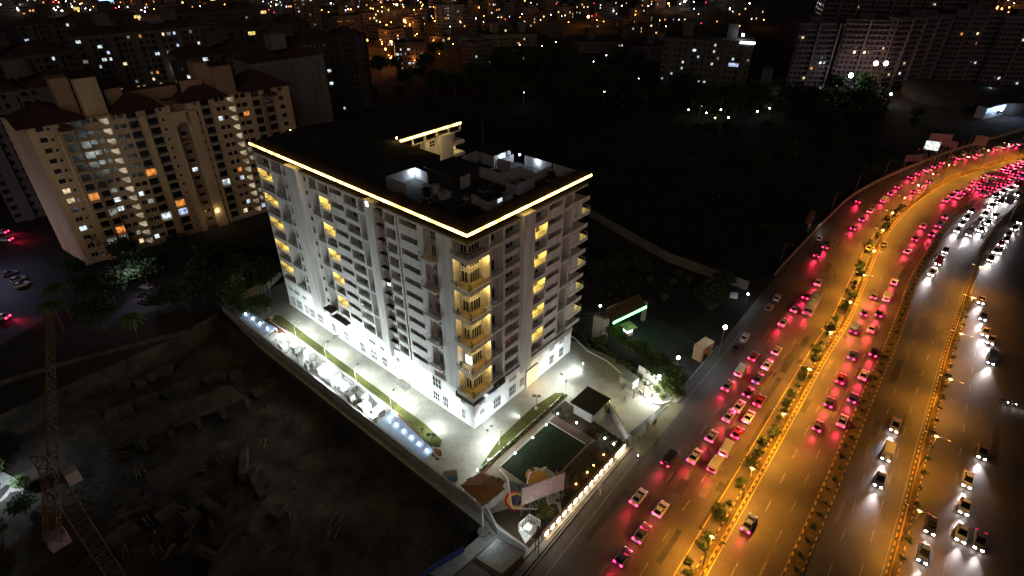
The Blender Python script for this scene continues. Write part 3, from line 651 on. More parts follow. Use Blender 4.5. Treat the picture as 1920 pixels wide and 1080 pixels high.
# caged shed at the far end
t = thing('caged_shed', (0,0,0), 0, 'long mesh fronted shed with pale roof at the far end of the yard', 'shed')
b = MB(); b.add([(-13.2,78.6,2.5),(-.8,80.4,2.5),(-1.6,83.2,2.9),(-13.6,82.2,2.9),(-13.2,78.6,2.4),(-.8,80.4,2.4),(-1.6,83.2,2.8),(-13.6,82.2,2.8)],[(0,1,2,3),(7,6,5,4),(0,4,5,1),(1,5,6,2),(2,6,7,3),(3,7,4,0)],mat('shed_roof',(.45,.42,.32),.7,.2,.6)); b.build('roof', t)
b = MB()
for i in range(11):
    f = i/10; x, y = -13.1+12.2*f, 78.7+1.75*f; b.tube([(x,y,0),(x,y,2.4)],.06,FRAMEW,5)
for z in (.4,1.2,2.3): b.tube([(-13.1,78.7,z),(-.9,80.45,z)],.03,STEEL,5)
b.build('frame', t); b = MB(); b.obox((-13.1,78.9),(-.9,80.65),.03,.1,2.3,glassy('mesh_panel',(.12,.12,.13),.6,.6)); b.build('mesh_panel', t)
# floodlight masts washing the facade (slim poles with dark solar heads)
def yard_lamp(x, y, dx, dy, h, label, group, on=0, col=(.9,1,.98)):
    t = thing('yard_lamp_post', (x,y,.1), math.atan2(dy,dx), label, 'lamp post', group)
    b = MB(); b.tube([(0,0,0),(0,0,h-.7),(.25,0,h-.3),(1.4,0,h+.5)],.085,FRAMEW,6,.05); b.build('pole', t)
    b = MB(); b.box(1.2,1.9,-.16,.16,h+.42,h+.52,BLACKM); b.build('lamp_head', t)
    MB().box(-.15,.15,-.15,.15,0,.12,CONC).build('base', t)
    if on:
        MB().box(1.3,1.8,-.12,.12,h+.38,h+.416,BULBC).build('lamp_glass', t); l = lamp('SPOT',(1.6,0,h+.3),on*2600,col,t,.4,None,165,.5); l.rotation_euler = (0,0,0)
    return t
GY = 'slim white lamp posts with dark heads'
for i,(p,lab) in enumerate((((626,636),'farthest white lamp post along the lawn strip'),((690,692),'white lamp post on the lawn opposite the door recess'),((750,742),'third white lamp post along the lawn strip by the generators'),((736,786),'white lamp post where the railing ends by the blue canopy'))):
    pass
for i,(px,lab) in enumerate((((557,638),'farthest slim white lamp post at the edge of the lawn strip'),((613,676),'slim white lamp post on the lawn strip beside the bushy cabinet'),((669,720),'slim white lamp post on the lawn strip beside the domed generator'),((735,770),'slim white lamp post at the blue canopy end of the railing'))):
    q = G(*px); yard_lamp(q.x,q.y,1,.35,4.2,lab,GY,1.6)
q = G(936,834); yard_lamp(q.x,q.y,-.5,.8,4.6,'slim lamp post beside the building corner at the garden hedge',GY,1.5)
q = G(1059,742); yard_lamp(q.x,q.y,.2,.8,4.8,'slim lamp post by the shrubs near the black roofed hut',GY,1.2)
def solar(px, label):
    q = G(*px); t = thing('solar_lamp', (q.x,q.y,.1), R(35), label, 'lamp post', 'twin panel solar lamps')
    MB().tube([(0,0,0),(0,0,3.9)],.07,STEEL,6).build('pole', t)
    b = MB()
    for s in (-1,1): b.add([(-.55,s*.1,4.15),(.55,s*.1,3.85),(.55,s*.95,3.85),(-.55,s*.95,4.15),(-.55,s*.1,4.1),(.55,s*.1,3.8),(.55,s*.95,3.8),(-.55,s*.95,4.1)],[(0,1,2,3),(7,6,5,4),(0,4,5,1),(1,5,6,2),(2,6,7,3),(3,7,4,0)],BLACKM)
    b.build('solar_panel', t); MB().box(-.3,.3,-.3,.3,0,.5,FRAMEW).build('battery_box', t)
for px,l in (((811,842),'solar lamp with twin dark panels at the near end of the lawn strip'),((1005,768),'solar lamp with twin panels and white box on the short side paving'),((509,598),'solar lamp at the far end of the lawn strip near the cage')): solar(px,l)
# floodlights on the boundary wall and the ground
def flood(x, y, z, tx, ty, tz, e, label, cone=110, group='floodlights aimed at the building', c=(.86,.99,1)):
    t = thing('floodlight', (x,y,z), math.atan2(ty-y,tx-x), label, 'floodlight', group)
    MB().box(-.1,.14,-.25,.25,-.2,.22,EQD).build('housing', t); MB().box(.145,.17,-.2,.2,-.15,.17,BULBC).build('lens', t)
    MB().tube([(0,0,-z+.05),(0,0,-.2)],.05,STEEL,6).build('post', t)
    if e > 3500: lamp('SPOT', (x+.35*(1 if tx > x else -1),y,z+.1), e*.5, c, None, .4, (x+(tx-x)*.5,y+(ty-y)*.5,0), 140, 1).name = 'floodlight_beam'  # extra fill spot added to brighten the paving
    if e > 5500 or (tx == 0 and e > 4000): lamp('SPOT', (x+.32*(1 if tx > x else -1),y,z+.14), e*.8, c, None, .25, (tx,ty,27), 95, 1).name = 'floodlight_beam'  # extra upward fill spot added to brighten the upper facade
    lamp('SPOT', (x+.3*(1 if tx > x else -1),y,z+.05), e, c, None, .25, (tx,ty,tz), cone, .9).name = 'floodlight_beam'
for i,y in enumerate((6,17.5,29,37,46,58)):
    flood(-12.9 if i else -9.0, y, 3.3, 0, y+1.5, 1.2, (4600,9000,7600,7600,6200,6000)[i], '%s floodlight from the near end of the utility yard aimed at the long facade' % nth(i))
flood(1.2,-2.6,.7,5,0,3.0,2600,'small ground floodlight at the building corner', 130)
flood(9,-5.2,.6,9,0,3.0,1500,'ground floodlight in the lawn by the short side windows', 140)
flood(30,-7,3.0,28,0,0.0,3600,'added floodlight brightening the far paving by the short side', 130)  # floodlight added to lift the brightness of the far paving
flood(24.5,-6,.6,24.5,0,2.5,1000,'ground floodlight beside the lit gateway', 140)
for (x,y,e) in ((-11.0,52,1500),(-12.6,36.4,2500),(-11.6,20,2800),(-12.8,31.5,900)):
    lamp('POINT', (x,y,3.4), e, (.9,1,.97), None, .3).name = 'yard_light'
# ------------------------------------------------------------------ entrance court
q0 = G(1130,690); 
def bulb_post(px, label, h=.9, e=60, col=(.82,.95,1), m=BULBW, group='glowing garden bulbs'):
    q = G(*px, h); t = thing('garden_light', (q.x,q.y,.1), 0, label, 'garden light', group)
    MB().tube([(0,0,0),(0,0,h-.15)],.05,EQD,6).build('post', t); MB().ball((0,0,h-.02),.15,m).build('globe', t)
    lamp('POINT', (0,0,h+.3), e, col, t, .12)
for px,l in (((1046,776),'garden bulb by the black roofed hut'),((1024,797),'garden bulb at the far corner of the dark lawn'),((999,821),'garden bulb midway along the dark lawn path'),((966,850),'garden bulb at the near corner of the dark lawn'),((916,862),'garden bulb at the hedge behind the brown roof'),((895,882),'garden bulb beside the brown roofed pavilion'),((1081,793),'garden bulb among shrubs below the black roofed hut'),((1134,822),'garden bulb among shrubs near the blue white wall'),((1151,833),'garden bulb by the road end of the blue white wall')): bulb_post(px,l)
for px,l in (((1132,853),'far orange uplight in the roadside bed'),((1113,873),'second orange uplight from the gate in the roadside bed'),((1101,886),'third orange uplight from the gate in the roadside bed'),((1080,908),'orange uplight beside the billboard legs')):
    bulb_post(px,l,.5,14,(1,.5,.1),BULBO,'orange uplights in the roadside bed')
# black roofed hut, white retaining wall
t = thing('gate_hut', (0,0,0), 0, 'square hut with black flat roof and pale wall by the entrance', 'hut')
MB().box(17.6,22.4,-17.6,-13.0,.03,3.2,WALLW).build('wall', t); MB().box(17.0,23.6,-18.4,-12.4,3.2,3.5,BLACKM).build('roof', t)
MB().box(22.403,22.46,-16.5,-15.3,.1,2.3,EQD).build('door', t)
wall('garden_wall', [(23.6,-18.2),(18.2,-26.2)], 2.3, .35, WALLW, 'bluish white wall stepping down from the hut to the road', cap=FRAMEW)
lamp('POINT', (24.6,-17.6,2.6), 420, (1,.86,.5), None, .2).name='hut_light'
lamp('POINT', (22.6,-20.6,2.0), 120, (1,.9,.6), None, .2).name='hut_light'
lamp('POINT', (18.0,-23.6,2.8), 30, (.6,.75,1), None, .2).name='hut_light'
t = thing('gate_lamp', (23.9,-17.9,0), 0, 'yellow wall lamp on the corner of the black roofed hut', 'lamp'); MB().tube([(0,0,0),(0,0,2.3)],.05,EQD,6).build('post', t); MB().ball((0,0,2.45),.16,emi('bulb_yellow',(1,.85,.35),40)).build('globe', t)
# small slab roofed booth and bright waiting area on the far side of the entrance
t = thing('slab_roof_booth', (0,0,0), 0, 'low booth with a pale blue slab roof beside the paved court', 'booth')
a = G(1160,704,2.6); b_ = G(1176,694,2.6); c_ = G(1193,708,2.6) ; d_ = G(1180,718,2.6)
MB().prism([(p.x,p.y) for p in (a,b_,G(1196,711,2.6),G(1184,720,2.6))], 2.5, 2.7, mat('slab_blue',(.38,.45,.5),.6,.1)).build('roof', t)
MB().prism([(p.x*.9+.1*39.5-.1*0+ -.0,p.y) for p in (a,b_,G(1196,711,2.6),G(1184,720,2.6))], .03, 2.5, WALLW).build('wall', t)
wall('white_screen_wall', [(G(1196,700).x,G(1196,700).y),(G(1244,731).x,G(1244,731).y)], 2.6, .2, FRAMEW, 'bright white screen wall with tables in front of it near the gate')
t = thing('bright_lamp', (G(1232,728).x,G(1232,728).y,0), 0, 'very bright white lamp under the tree by the gate', 'lamp'); MB().tube([(0,0,0),(0,0,3.4)],.06,STEEL,6).build('post', t); MB().ball((0,0,3.6),.32,BULBC).build('globe', t)
q = G(1228,733,3.0); lamp('POINT', (q.x,q.y,3.0), 2200, (.95,1,.85), None, .3).name='gate_light'
q = G(1215,726,3.0); lamp('POINT', (q.x,q.y,3.0), 900, (.95,1,.85), None, .3).name='gate_light'
for i,px in enumerate(((1205,716),(1214,722),(1222,731))):
    q = G(*px); t = thing('table', (q.x,q.y,.05), .8, '%s white table from the slab roofed booth before the white screen wall' % nth(i), 'table')
    MB().box(-.6,.6,-.4,.4,.7,.75,FRAMEW).build('tabletop', t)
    for sx in (-.5,.5):
        for sy in (-.3,.3): MB().box(sx-.03,sx+.03,sy-.03,sy+.03,0,.7,STEEL).build('leg', t)
# sliding gates: two leaf fences across the drive
def fence_leaf(a, c, h, label, cat='gate', step=.25, m=STEEL, name='steel_gate'):
    a = Vector((a[0],a[1])); c = Vector((c[0],c[1])); L = (c-a).length
    t = thing(name, (a.x,a.y,.04), math.atan2(c.y-a.y,c.x-a.x), label, cat)
    b = MB(); b.box(0,L,-.03,.03,h-.06,h,m); b.box(0,L,-.03,.03,.08,.14,m); b.build('rail', t)
    b = MB(); n = int(L/step)
    for i in range(n+1): b.box(i*L/n-.015,i*L/n+.015,-.015,.015,.14,h-.06,m)
    b.build('bar', t)
    for x in (0,L): MB().box(x-.08,x+.08,-.08,.08,0,h+.1,m).build('post', t)
g0 = G(1137,774); g1 = G(1170,755); g2 = G(1168,728); g3 = G(1187,747)
fence_leaf((g0.x,g0.y),(g1.x,g1.y),1.7,'open steel gate leaf from the black hut into the drive')
fence_leaf((g2.x,g2.y),(g3.x,g3.y),1.9,'open steel gate leaf beside the person in dark clothes on the drive')
fence_leaf((g3.x,g3.y),(G(1207,738).x,G(1207,738).y),1.9,'short brown gate leaf next to the parked motorcycles', m=MATS['wall_brown'])
# drain grating across the drive
a = G(1248,762); c = G(1183,815)
b = MB(); b.obox((a.x,a.y),(c.x,c.y),1.0,.031,.05,CONCD)
for i in range(40):
    f = (i+.5)/40; p = a+(c-a)*f; n = (c-a).normalized(); b.obox((p.x-n.y*.4-n.x*.0,p.y+n.x*.4),(p.x+n.y*.4,p.y-n.x*.4),.06,.051,.06,STEEL)
struct(b.build('drain'))
sheet('forecourt', [(20.5,-26.2),(33,-26.4),(35.2,-27.8),(36,-30.5),(17,-30.5),(17.8,-27)], .034, mat('forecourt_stone',(.22,.21,.13),.85,.25,.2,fine=6))

# ------------------------------------------------------------------ garden: pavilion, hedges, play things, billboard
t = thing('brown_pavilion', (0,0,0), 0, 'open pavilion with brown corrugated hip roof in the garden corner', 'pavilion')
A,B_,C_,D_ = G(863,910,3.2),G(903,883,3.2),G(947,916,3.2),G(905,949,3.2)
cen = (A+B_+C_+D_)/4
b = MB(); vs = [tuple(p) for p in (A,B_,C_,D_)]; ap = (cen.x,cen.y,4.0)
b.add(vs+[ap]+[(p[0],p[1],3.1) for p in vs], [(1,0,4),(2,1,4),(3,2,4),(0,3,4),(5,6,7,8),(0,1,6,5),(1,2,7,6),(2,3,8,7),(3,0,5,8)], mat('roof_brown_tin',(.17,.075,.035),.6,.15,1.2,fine=12))
b.build('roof', t)
b = MB()
for i in range(15):
    for s,(p,q,r_,s_) in enumerate(((A,B_,D_,C_),)):
        f = (i+.5)/15; u0 = p+(q-p)*f; u1 = r_+(s_-r_)*f
        mid = (u0+u1)/2; k = 1-abs(f-.5)*2; b.tube([(u0.x,u0.y,3.23),(mid.x,mid.y,3.25+.8*k),(u1.x,u1.y,3.23)],.035,MATS['roof_brown_tin'],4)
b.build('roof_rib', t)
for p in (A,B_,C_,D_):
    p2 = cen+(p-cen)*.88; MB().box(p2.x-.1,p2.x+.1,p2.y-.1,p2.y+.1,.03,3.12,FRAMEW).build('post', t)
b = MB()
for p,q in ((A,D_),(D_,C_)):
    p1 = cen+(p-cen)*.86; q1 = cen+(q-cen)*.86; b.obox((p1.x,p1.y),(q1.x,q1.y),.1,.03,1.1,WALLW)
b.build('low_wall', t); lamp('POINT',(cen.x,cen.y,2.6),110,(.85,.93,1),t,.2)
for i,(dx,dy) in enumerate(((-1,.4),(.4,-1),(1,.6))):
    s = thing('bench', (cen.x+dx,cen.y+dy,.04), dx, ['pale bench under the pavilion nearest the boundary wall','pale bench at the road side of the pavilion','pale bench on the garden side of the pavilion'][i], 'bench')
    MB().box(-.7,.7,-.22,.22,.4,.46,FRAMEW).build('seat', s)
    for x in (-.6,.6): MB().box(x-.05,x+.05,-.2,.2,0,.4,CONC).build('leg', s)
wall('garden_wall', [(-12.6,-14.6),(-15.0,-20),(-14.6,-26)], 2.0, .3, FRAMEW, 'white wall below the pavilion beside the tin shed')
wall('garden_wall', [(-13.9,-15.2),(-15.0,-20)], 1.9, .3, CONC, 'grey end piece of the boundary wall left of the pavilion', z0=-4.2)
bl = G(988,938); brr = G(1054,912)
t = thing('billboard', (0,0,0), 0, 'large blank pinkish billboard leaning on a steel lattice in the garden', 'billboard')
H0, H1 = 3.4, 8.0
p00,p10,p11,p01 = G(979,948,H0),G(1057,918,H0),G(1056,889,H1),G(980,913,H1)
# panel stands along the line of its lower edge
nrm = (p10-p00).cross(Vector((0,0,1))).normalized()
base0, base1 = p00, p10
p01 = base0+Vector((0,0,H1-H0)); p11 = base1+Vector((0,0,H1-H0))
th = nrm*.12
vs = [base0,base1,p11,p01,base0-th,base1-th,p11-th,p01-th]
MB().add(vs,[(0,1,2,3),(7,6,5,4),(0,4,5,1),(1,5,6,2),(2,6,7,3),(3,7,4,0)],mat('billboard_skin',(.50,.40,.37),.7,.08,.6,fine=2)).build('panel', t)
b = MB(); back = -nrm if (p00-Vector((CX,CY,0))).dot(-nrm) > 0 else nrm
for i in range(6):
    p = base0+(base1-base0)*(i/5)+back*.3; b.tube([(p.x,p.y,.1),(p.x,p.y,H1+ (1.2 if i>2 else 0))],.08,STEEL,6)
    q = p+back*2.2; b.tube([(q.x,q.y,.1),(p.x,p.y,H1-.5)],.06,STEEL,6); b.tube([(q.x,q.y,.1),(q.x,q.y,H1-2.5),(p.x,p.y,H1-2.5)],.05,STEEL,6)
for z in (1.5,3.2,5,6.8):
    a = base0+back*.3; c = base1+back*.3; b.tube([(a.x,a.y,z),(c.x,c.y,z)],.05,STEEL,5)
for i in range(5):
    a = base0+(base1-base0)*(i/5)+back*.3; c = base0+(base1-base0)*((i+1)/5)+back*.3; b.tube([(a.x,a.y,1.5),(c.x,c.y,6.8)],.04,STEEL,5)
b.build('lattice_frame', t)
b = MB()
for i in range(12):
    p = base0+(base1-base0)*((i+.5)/12)-back*.1; b.tube([(p.x,p.y,H0-.1),(p.x-back.x*1.0,p.y-back.y*1.0,H0-.35)],.05,STEEL,5)
for i in range(6):
    p = base1+(base1-base0).normalized()*.1; z = H0+.3+i*.65; b.tube([(p.x,p.y,z),(p.x+(base1-base0).normalized().x*.9,p.y+(base1-base0).normalized().y*.9,z)],.05,STEEL,5)
b.build('lamp_bracket', t)
q = (base0+base1)/2-back*5
lamp('POINT',(q.x,q.y,5.5),260,(1,.8,.75),None,.4).name='billboard_light'
# play things
def slide(px, label):
    q = G(*px); t = thing('play_slide', (q.x,q.y,.2), R(-30), label, 'slide')
    b = MB(); b.tube([(0,0,1.5),(.6,0,1.3),(1.5,0,.5),(2.1,0,.25)],.22,RUB['white'],8); b.build('chute', t)
    b = MB()
    for s in (-.25,.25):
        b.tube([(-.1,s,0),(-.1,s,1.9)],.05,RUB['orange'],6)
    for k in range(5): b.tube([(-.1,-.25,.3+k*.27),(-.1,.25,.3+k*.27)],.03,RUB['red'],5)
    b.build('ladder', t); MB().box(-.7,0,-.35,.35,1.4,1.5,RUB['blue']).build('platform', t)
slide((1001,890),'small white play slide on the orange rubber patch')
q = G(972,917); t = thing('play_rocker', (q.x,q.y,.15), 0, 'small blue and red rocker above the ring patterned play floor', 'toy'); MB().tube([(0,0,0),(0,0,.4)],.1,STEEL,6).build('spring', t); MB().ball((0,0,.65),.42,RUB['blue'],10,6,.7).build('seat', t); MB().tube([(0,-.3,1.0),(0,.3,1.0)],.05,RUB['red'],6).build('handle', t)
# guard cage brightly lit by the road corner
t = thing('lit_kiosk', (0,0,0), 0, 'glaring white caged kiosk at the road corner below the niche wall', 'kiosk')
K = [G(972,996,0),G(992,978,0),G(1012,990,0),G(985,1020,0)]
b = MB(); b.prism([(p.x,p.y) for p in K], .03, .2, FRAMEW); b.build('floor', t)
b = MB()
for i in range(4):
    p, q = K[i], K[(i+1)%4]
    for k in range(7): r_ = p+(q-p)*k/7; b.box(r_.x-.03,r_.x+.03,r_.y-.03,r_.y+.03,.2,2.1,FRAMEW)
    b.obox((p.x,p.y),(q.x,q.y),.06,2.1,2.18,FRAMEW)
b.build('cage', t); cq = (K[0]+K[1]+K[2]+K[3])/4
MB().box(cq.x-.6,cq.x+.6,cq.y-.7,cq.y+.5,.2,1.4,EQ).build('cabinet', t)
lamp('POINT',(cq.x-.9,cq.y,2.2),420,(1,.98,.86),t,.25); MB().ball((cq.x-.9,cq.y,2.0),.2,BULBC).build('lamp', t)
# tin sheds at the bottom
def tinshed(poly, z, m, label):
    t = thing('tin_roof_shed', (0,0,0), 0, label, 'shed'); P = [G(*p,z) for p in poly]
    b = MB(); b.prism([(p.x,p.y) for p in P], z-.1, z, m)
    for i in range(9):
        f = (i+.5)/9; a = P[0]+(P[3]-P[0])*f; c = P[1]+(P[2]-P[1])*f; b.obox((a.x,a.y),(c.x,c.y),.07,z+.002,z+.05,m)
    b.build('roof', t); cc = sum((p for p in P), Vector())/4; b = MB(); b.prism([(cc.x+(p.x-cc.x)*.93,cc.y+(p.y-cc.y)*.93) for p in P], 0, z-.1, DIMW); b.build('wall', t)
    b = MB()
    for i in range(4): b.obox((P[i].x,P[i].y),(P[(i+1)%4].x,P[(i+1)%4].y),.2,z+.003,z+.22,CONC)
    b.build('parapet', t)
TIN = mat('tin_sheet',(.26,.29,.30),.5,.2,.8,metal=.2,fine=4)
tinshed([(890,1045),(931,1006),(985,1036),(940,1076)],3.0,TIN,'grey tin roofed shed at the bottom edge beside the lit kiosk')
tinshed([(845,1082),(888,1048),(936,1080),(900,1125)],2.8,mat('tin_dark',(.13,.14,.14),.6,.2,.8,fine=4),'darker tin roofed shed in front of the grey one at the bottom edge')
sheet('side_yard', [G(905,1000),G(935,1003),G(890,1048),G(840,1090),G(805,1075),G(870,1030)], .04, mat('yard_cement',(.30,.33,.31),.85,.2,.6,fine=7))
q = G(906,998); t = thing('lamp_post', (q.x,q.y,0), 0, 'tall thin pole with a round white base left of the tin sheds', 'lamp post'); MB().tube([(0,0,0),(0,0,6)],.06,FRAMEW,6).build('pole', t); q2 = G(906,1014); MB().tube([(0,0,.04),(0,0,.3)],1.0,CONC,18).build('base', t)
lamp('POINT',(q.x-1.2,q.y-1.5,5.4),320,(.8,.93,1),t,.3).location=(-1.2,-2.5,5.4)
wall('blue_sheet_fence', [(G(870,1035).x,G(870,1035).y),(G(812,1070).x,G(812,1070).y),(G(770,1100).x,G(770,1100).y)], 1.6, .08, mat('sheet_blue',(.03,.06,.28),.6,.2,1), 'blue sheet metal fence left of the tin sheds', 'fence')
# truck / parked vehicle like blue box by the boundary wall corner
q = G(845,898); t = thing('garbage_skip', (q.x,q.y,.03), R(-40), 'teal skip container parked at the boundary wall corner', 'container')
MB().box(-1.3,1.3,-.8,.8,.2,1.3,mat('teal_paint',(.06,.2,.25),.5,.2,2)).box(-1.4,1.4,-.9,.9,1.303,1.4,MATS['teal_paint']).build('body', t); MB().tube([(-.9,-.85,.15),(-.9,.85,.15)],.14,BLACKM,8).tube([(.9,-.85,.15),(.9,.85,.15)],.14,BLACKM,8).build('wheel', t); MB().box(-1.2,1.2,-.7,.7,1.403,1.5,EQD).build('lid', t)
# road sign on the wall: small white board on a pole, and a lattice pole bottom centre
q = G(1125,928); t = thing('road_sign', (q.x,q.y,0), R(-35), 'small white sign board on a tall pole beside the niche wall', 'sign')
MB().tube([(0,0,0),(0,0,5.4)],.06,FRAMEW,6).build('pole', t); MB().box(-.55,.55,-.08,-.03,1.7,2.9,FRAMEW).build('board', t)
b = MB()
for i in range(3):
    for k in range(2): b.box(-.36+i*.28,-.2+i*.28,-.1,-.083,1.95+k*.4,2.25+k*.4,EQD)
b.build('lettering', t)
q = G(1006,1040); t = thing('lattice_pole', (q.x,q.y,0), .5, 'dark lattice electricity pole by the road at the bottom centre', 'pole')
b = MB()
for s in ((-.3,-.3),(.3,-.3),(.3,.3),(-.3,.3)): b.tube([(s[0],s[1],0),(s[0]*.5,s[1]*.5,8)],.045,CONCD,5)
for k in range(10):
    f = 1-.05*k; b.tube([(-.3*f,-.3*f,k*.8),(.3*f,-.3*f,k*.8+.8)],.025,CONCD,4); b.tube([(.3*f,.3*f,k*.8),(.3*f,-.3*f,k*.8+.8)],.025,CONCD,4)
for z in (6.4,7.4): b.tube([(-1.1,0,z),(1.1,0,z)],.06,CONCD,5)
b.build('lattice', t)
# ------------------------------------------------------------------ the highway
def smooth(pts, n=2):
    for _ in range(n):
        q = [pts[0]]
        for a, c in zip(pts, pts[1:]): q += [a*.75+c*.25, a*.25+c*.75]
        q.append(pts[-1]); pts = q
    return pts
RAW = dict(
 W=[(1000,1068),(1180,846),(1330,672),(1443,530),(1520,447),(1577,387),(1613,360),(1673,330),(1730,307),(1780,287),(1847,267),(1920,245)],
 M1=[(1307,1080),(1400,920),(1480,778),(1547,658),(1587,600),(1620,517),(1647,453),(1677,413),(1713,377),(1757,347),(1797,330),(1847,313),(1920,291)],
 M2=[(1484,1080),(1547,938),(1591,831),(1631,733),(1680,627),(1713,523),(1740,483),(1763,437),(1797,400),(1830,376),(1870,355),(1920,337)],
 M3=[(1671,1080),(1693,1000),(1724,871),(1756,751),(1782,649),(1798,609),(1812,555),(1840,470),(1863,430),(1890,402),(1920,381)],
 E=[(1915,1080),(1906,875),(1903,760),(1903,650),(1903,560),(1910,500),(1925,450)])
def xrow(k, y):
    p = RAW[k]
    if y >= p[0][1]: i = 0
    else:
        i = len(p)-2
        for j in range(len(p)-1):
            if p[j][1] >= y >= p[j+1][1]: i = j; break
    a, c = p[i], p[i+1]; f = (y-a[1])/(c[1]-a[1]); return a[0]+(c[0]-a[0])*f
CUR = {}
for k, p in RAW.items():
    w = [G(*q) for q in p]; w[0:0] = [w[0]+(w[0]-w[1]).normalized()*60]; w.append(w[-1]+(w[-1]-w[-2]).normalized()*260)
    CUR[k] = [Vector((v.x, v.y)) for v in smooth([Vector((v.x,v.y)) for v in w])]
def mixline(k0, k1, f, y0=1080, y1=300, n=26):
    out = []
    for i in range(n+1):
        t = (i/n)**1.0; y = y0*(y1/y0)**t; x = xrow(k0,y)*(1-f)+xrow(k1,y)*f
        if x > 1920: break
        q = G(x,y); out.append(Vector((q.x,q.y)))
    return smooth(out, 1)
def heading(p):
    best = None
    for k in ('M1','M2','M3'):
        c = CUR[k]
        for a, b in zip(c, c[1:]):
            m = (a+b)/2; d = (m-p).length
            if best is None or d < best[0]: best = (d, b-a)
    v = best[1]; return math.atan2(v.y, v.x)
def ribbon(name, pts, w, z, m, z0=None, off=0, build=True, b=None, parent=None):
    b = b or MB(); L = []; Rr = []
    for i, p in enumerate(pts):
        d = (pts[min(i+1,len(pts)-1)]-pts[max(i-1,0)]).normalized(); n = Vector((-d.y,d.x))
        L.append(p+n*(off+w/2)); Rr.append(p+n*(off-w/2))
    for i in range(len(pts)-1):
        a,c,d,e = Rr[i],Rr[i+1],L[i+1],L[i]
        if z0 is None: b.add([(q.x,q.y,z) for q in (a,c,d,e)], [(0,1,2,3)], m)
        else: b.add([(q.x,q.y,z0) for q in (a,c,d,e)]+[(q.x,q.y,z) for q in (a,c,d,e)], [(4,5,6,7),(0,1,5,4),(2,3,7,6)], m)
    return b.build(name, parent) if build else b
Wc, Ec = CUR['W'], CUR['E']
road = MB(); poly = [tuple(p) for p in Wc]+[(900,-420),(900,-700),(-120,-260),(-120,-100)]
road.add([(p[0],p[1],.02) for p in ([(-120,-31)]+[tuple(q) for q in Wc]+[(700,-700),(-120,-700)])][::-1], [tuple(range(len(Wc)+3))], ASPH)
struct(road.build('highway'))
# side drive from the gate arch to the road
sheet('side_road', [(40,-10),(39.5,2),(60,6),(70,-4),(62,-12),(58,-24.8),(60,-28.5),(38.5,-29.4),(38.5,-26),(46,-17.5)], .012, ASPH2)
WORN = mat('worn_paint', (.30,.29,.27), .8, .5, 1.3, col2=(.11,.1,.09), fine=4)
b = MB(); ribbon('', mixline('W','M1',.10,1080,290), .16, .032, WORN, build=False, b=b); ribbon('', mixline('W','M1',.86,1080,290), .14, .032, YELM, build=False, b=b)
ribbon('', [p for p in CUR['M1']], .14, .032, YELM, off=-1.15, build=False, b=b); ribbon('', CUR['M2'], .12, .032, WORN, off=1.3, build=False, b=b); ribbon('', CUR['M2'], .12, .032, WORN, off=-1.3, build=False, b=b); ribbon('', CUR['M3'], .12, .032, WORN, off=1.3, build=False, b=b)
def dashes(line, dash=3, gap=5, w=.15, b=b):
    acc = 0; on = True; seg = []
    for a, c in zip(line, line[1:]):
        L = (c-a).length; t = 0
        while t < L:
            lim = dash if on else gap; s = min(lim-acc, L-t); p = a+(c-a)*(t/L); q = a+(c-a)*((t+s)/L)
            if on and s > .05: b.obox(p, q, w, .028, .033, WORN)
            acc += s; t += s
            if acc >= lim-1e-6: on = not on; acc = 0
for k0,k1,f in (('M1','M2',.36),('M1','M2',.66),('M2','M3',.36),('M2','M3',.68),('W','M1',.42),('W','M1',.66),('M3','E',.4)): dashes(mixline(k0,k1,f))
struct(b.build('road_marking'))
# medians with painted kerb blocks
def median(key, w, h, mfill, striped, gapw, name='median'):
    c = CUR[key]; b = MB(); ribbon('', c, w-.36, h-.03, mfill, .0, build=False, b=b)
    L = 0; pts = []
    for a, d in zip(c, c[1:]):
        n = max(1, int((d-a).length/gapw))
        for i in range(n): pts.append((a+(d-a)*i/n, a+(d-a)*(i+1)/n))
    for i, (a, d) in enumerate(pts):
        if a.x > 330: continue
        n = Vector((-(d-a).y,(d-a).x)).normalized()
        for s in (-1,1): b.obox(a+n*s*(w/2-.09), d+n*s*(w/2-.09), .18, 0, h, (YELM if (i//1) % 2 else BLACKM) if striped else CONC)
    struct(b.build(name)); return pts
median('M1', 1.5, .22, mat('median_soil',(.13,.10,.06),1,.4,.6,fine=5), True, .8)
median('M2', 2.4, .25, MATS['median_soil'], True, .9)
median('M3', 1.7, .22, MATS['median_soil'], True, .8)
# guard rail with slanted bars on the first and third median
for key, off, lab in (('M1',-.45,'long slatted guard rail on the median lit orange, nearest the building'),('M3',.35,'long slatted guard rail on the far median beside the service road')):
    t = thing('guard_rail', (0,0,0), 0, lab, 'guard rail'); c = CUR[key]; b = MB(); p2 = MB()
    ribbon('', c, .08, 1.0, YELM, .9, off, False, p2); ribbon('', c, .08, .42, YELM, .34, off, False, p2); p2.build('rail', t)
    for a, d in zip(c, c[1:]):
        if a.x > 230: break
        L = (d-a).length; n = int(L/.55); dr = (d-a).normalized(); nn = Vector((-dr.y,dr.x))*off
        for i in range(n):
            p = a+dr*(i*.55)+nn; q = p+dr*.25; b.add([(p.x,p.y,.25),(q.x,q.y,.25),(q.x+dr.x*.2,q.y+dr.y*.2,.95),(p.x+dr.x*.2,p.y+dr.y*.2,.95)],[(0,1,2,3)],YELM if i%2 else BLACKM)
    b.build('slat', t)
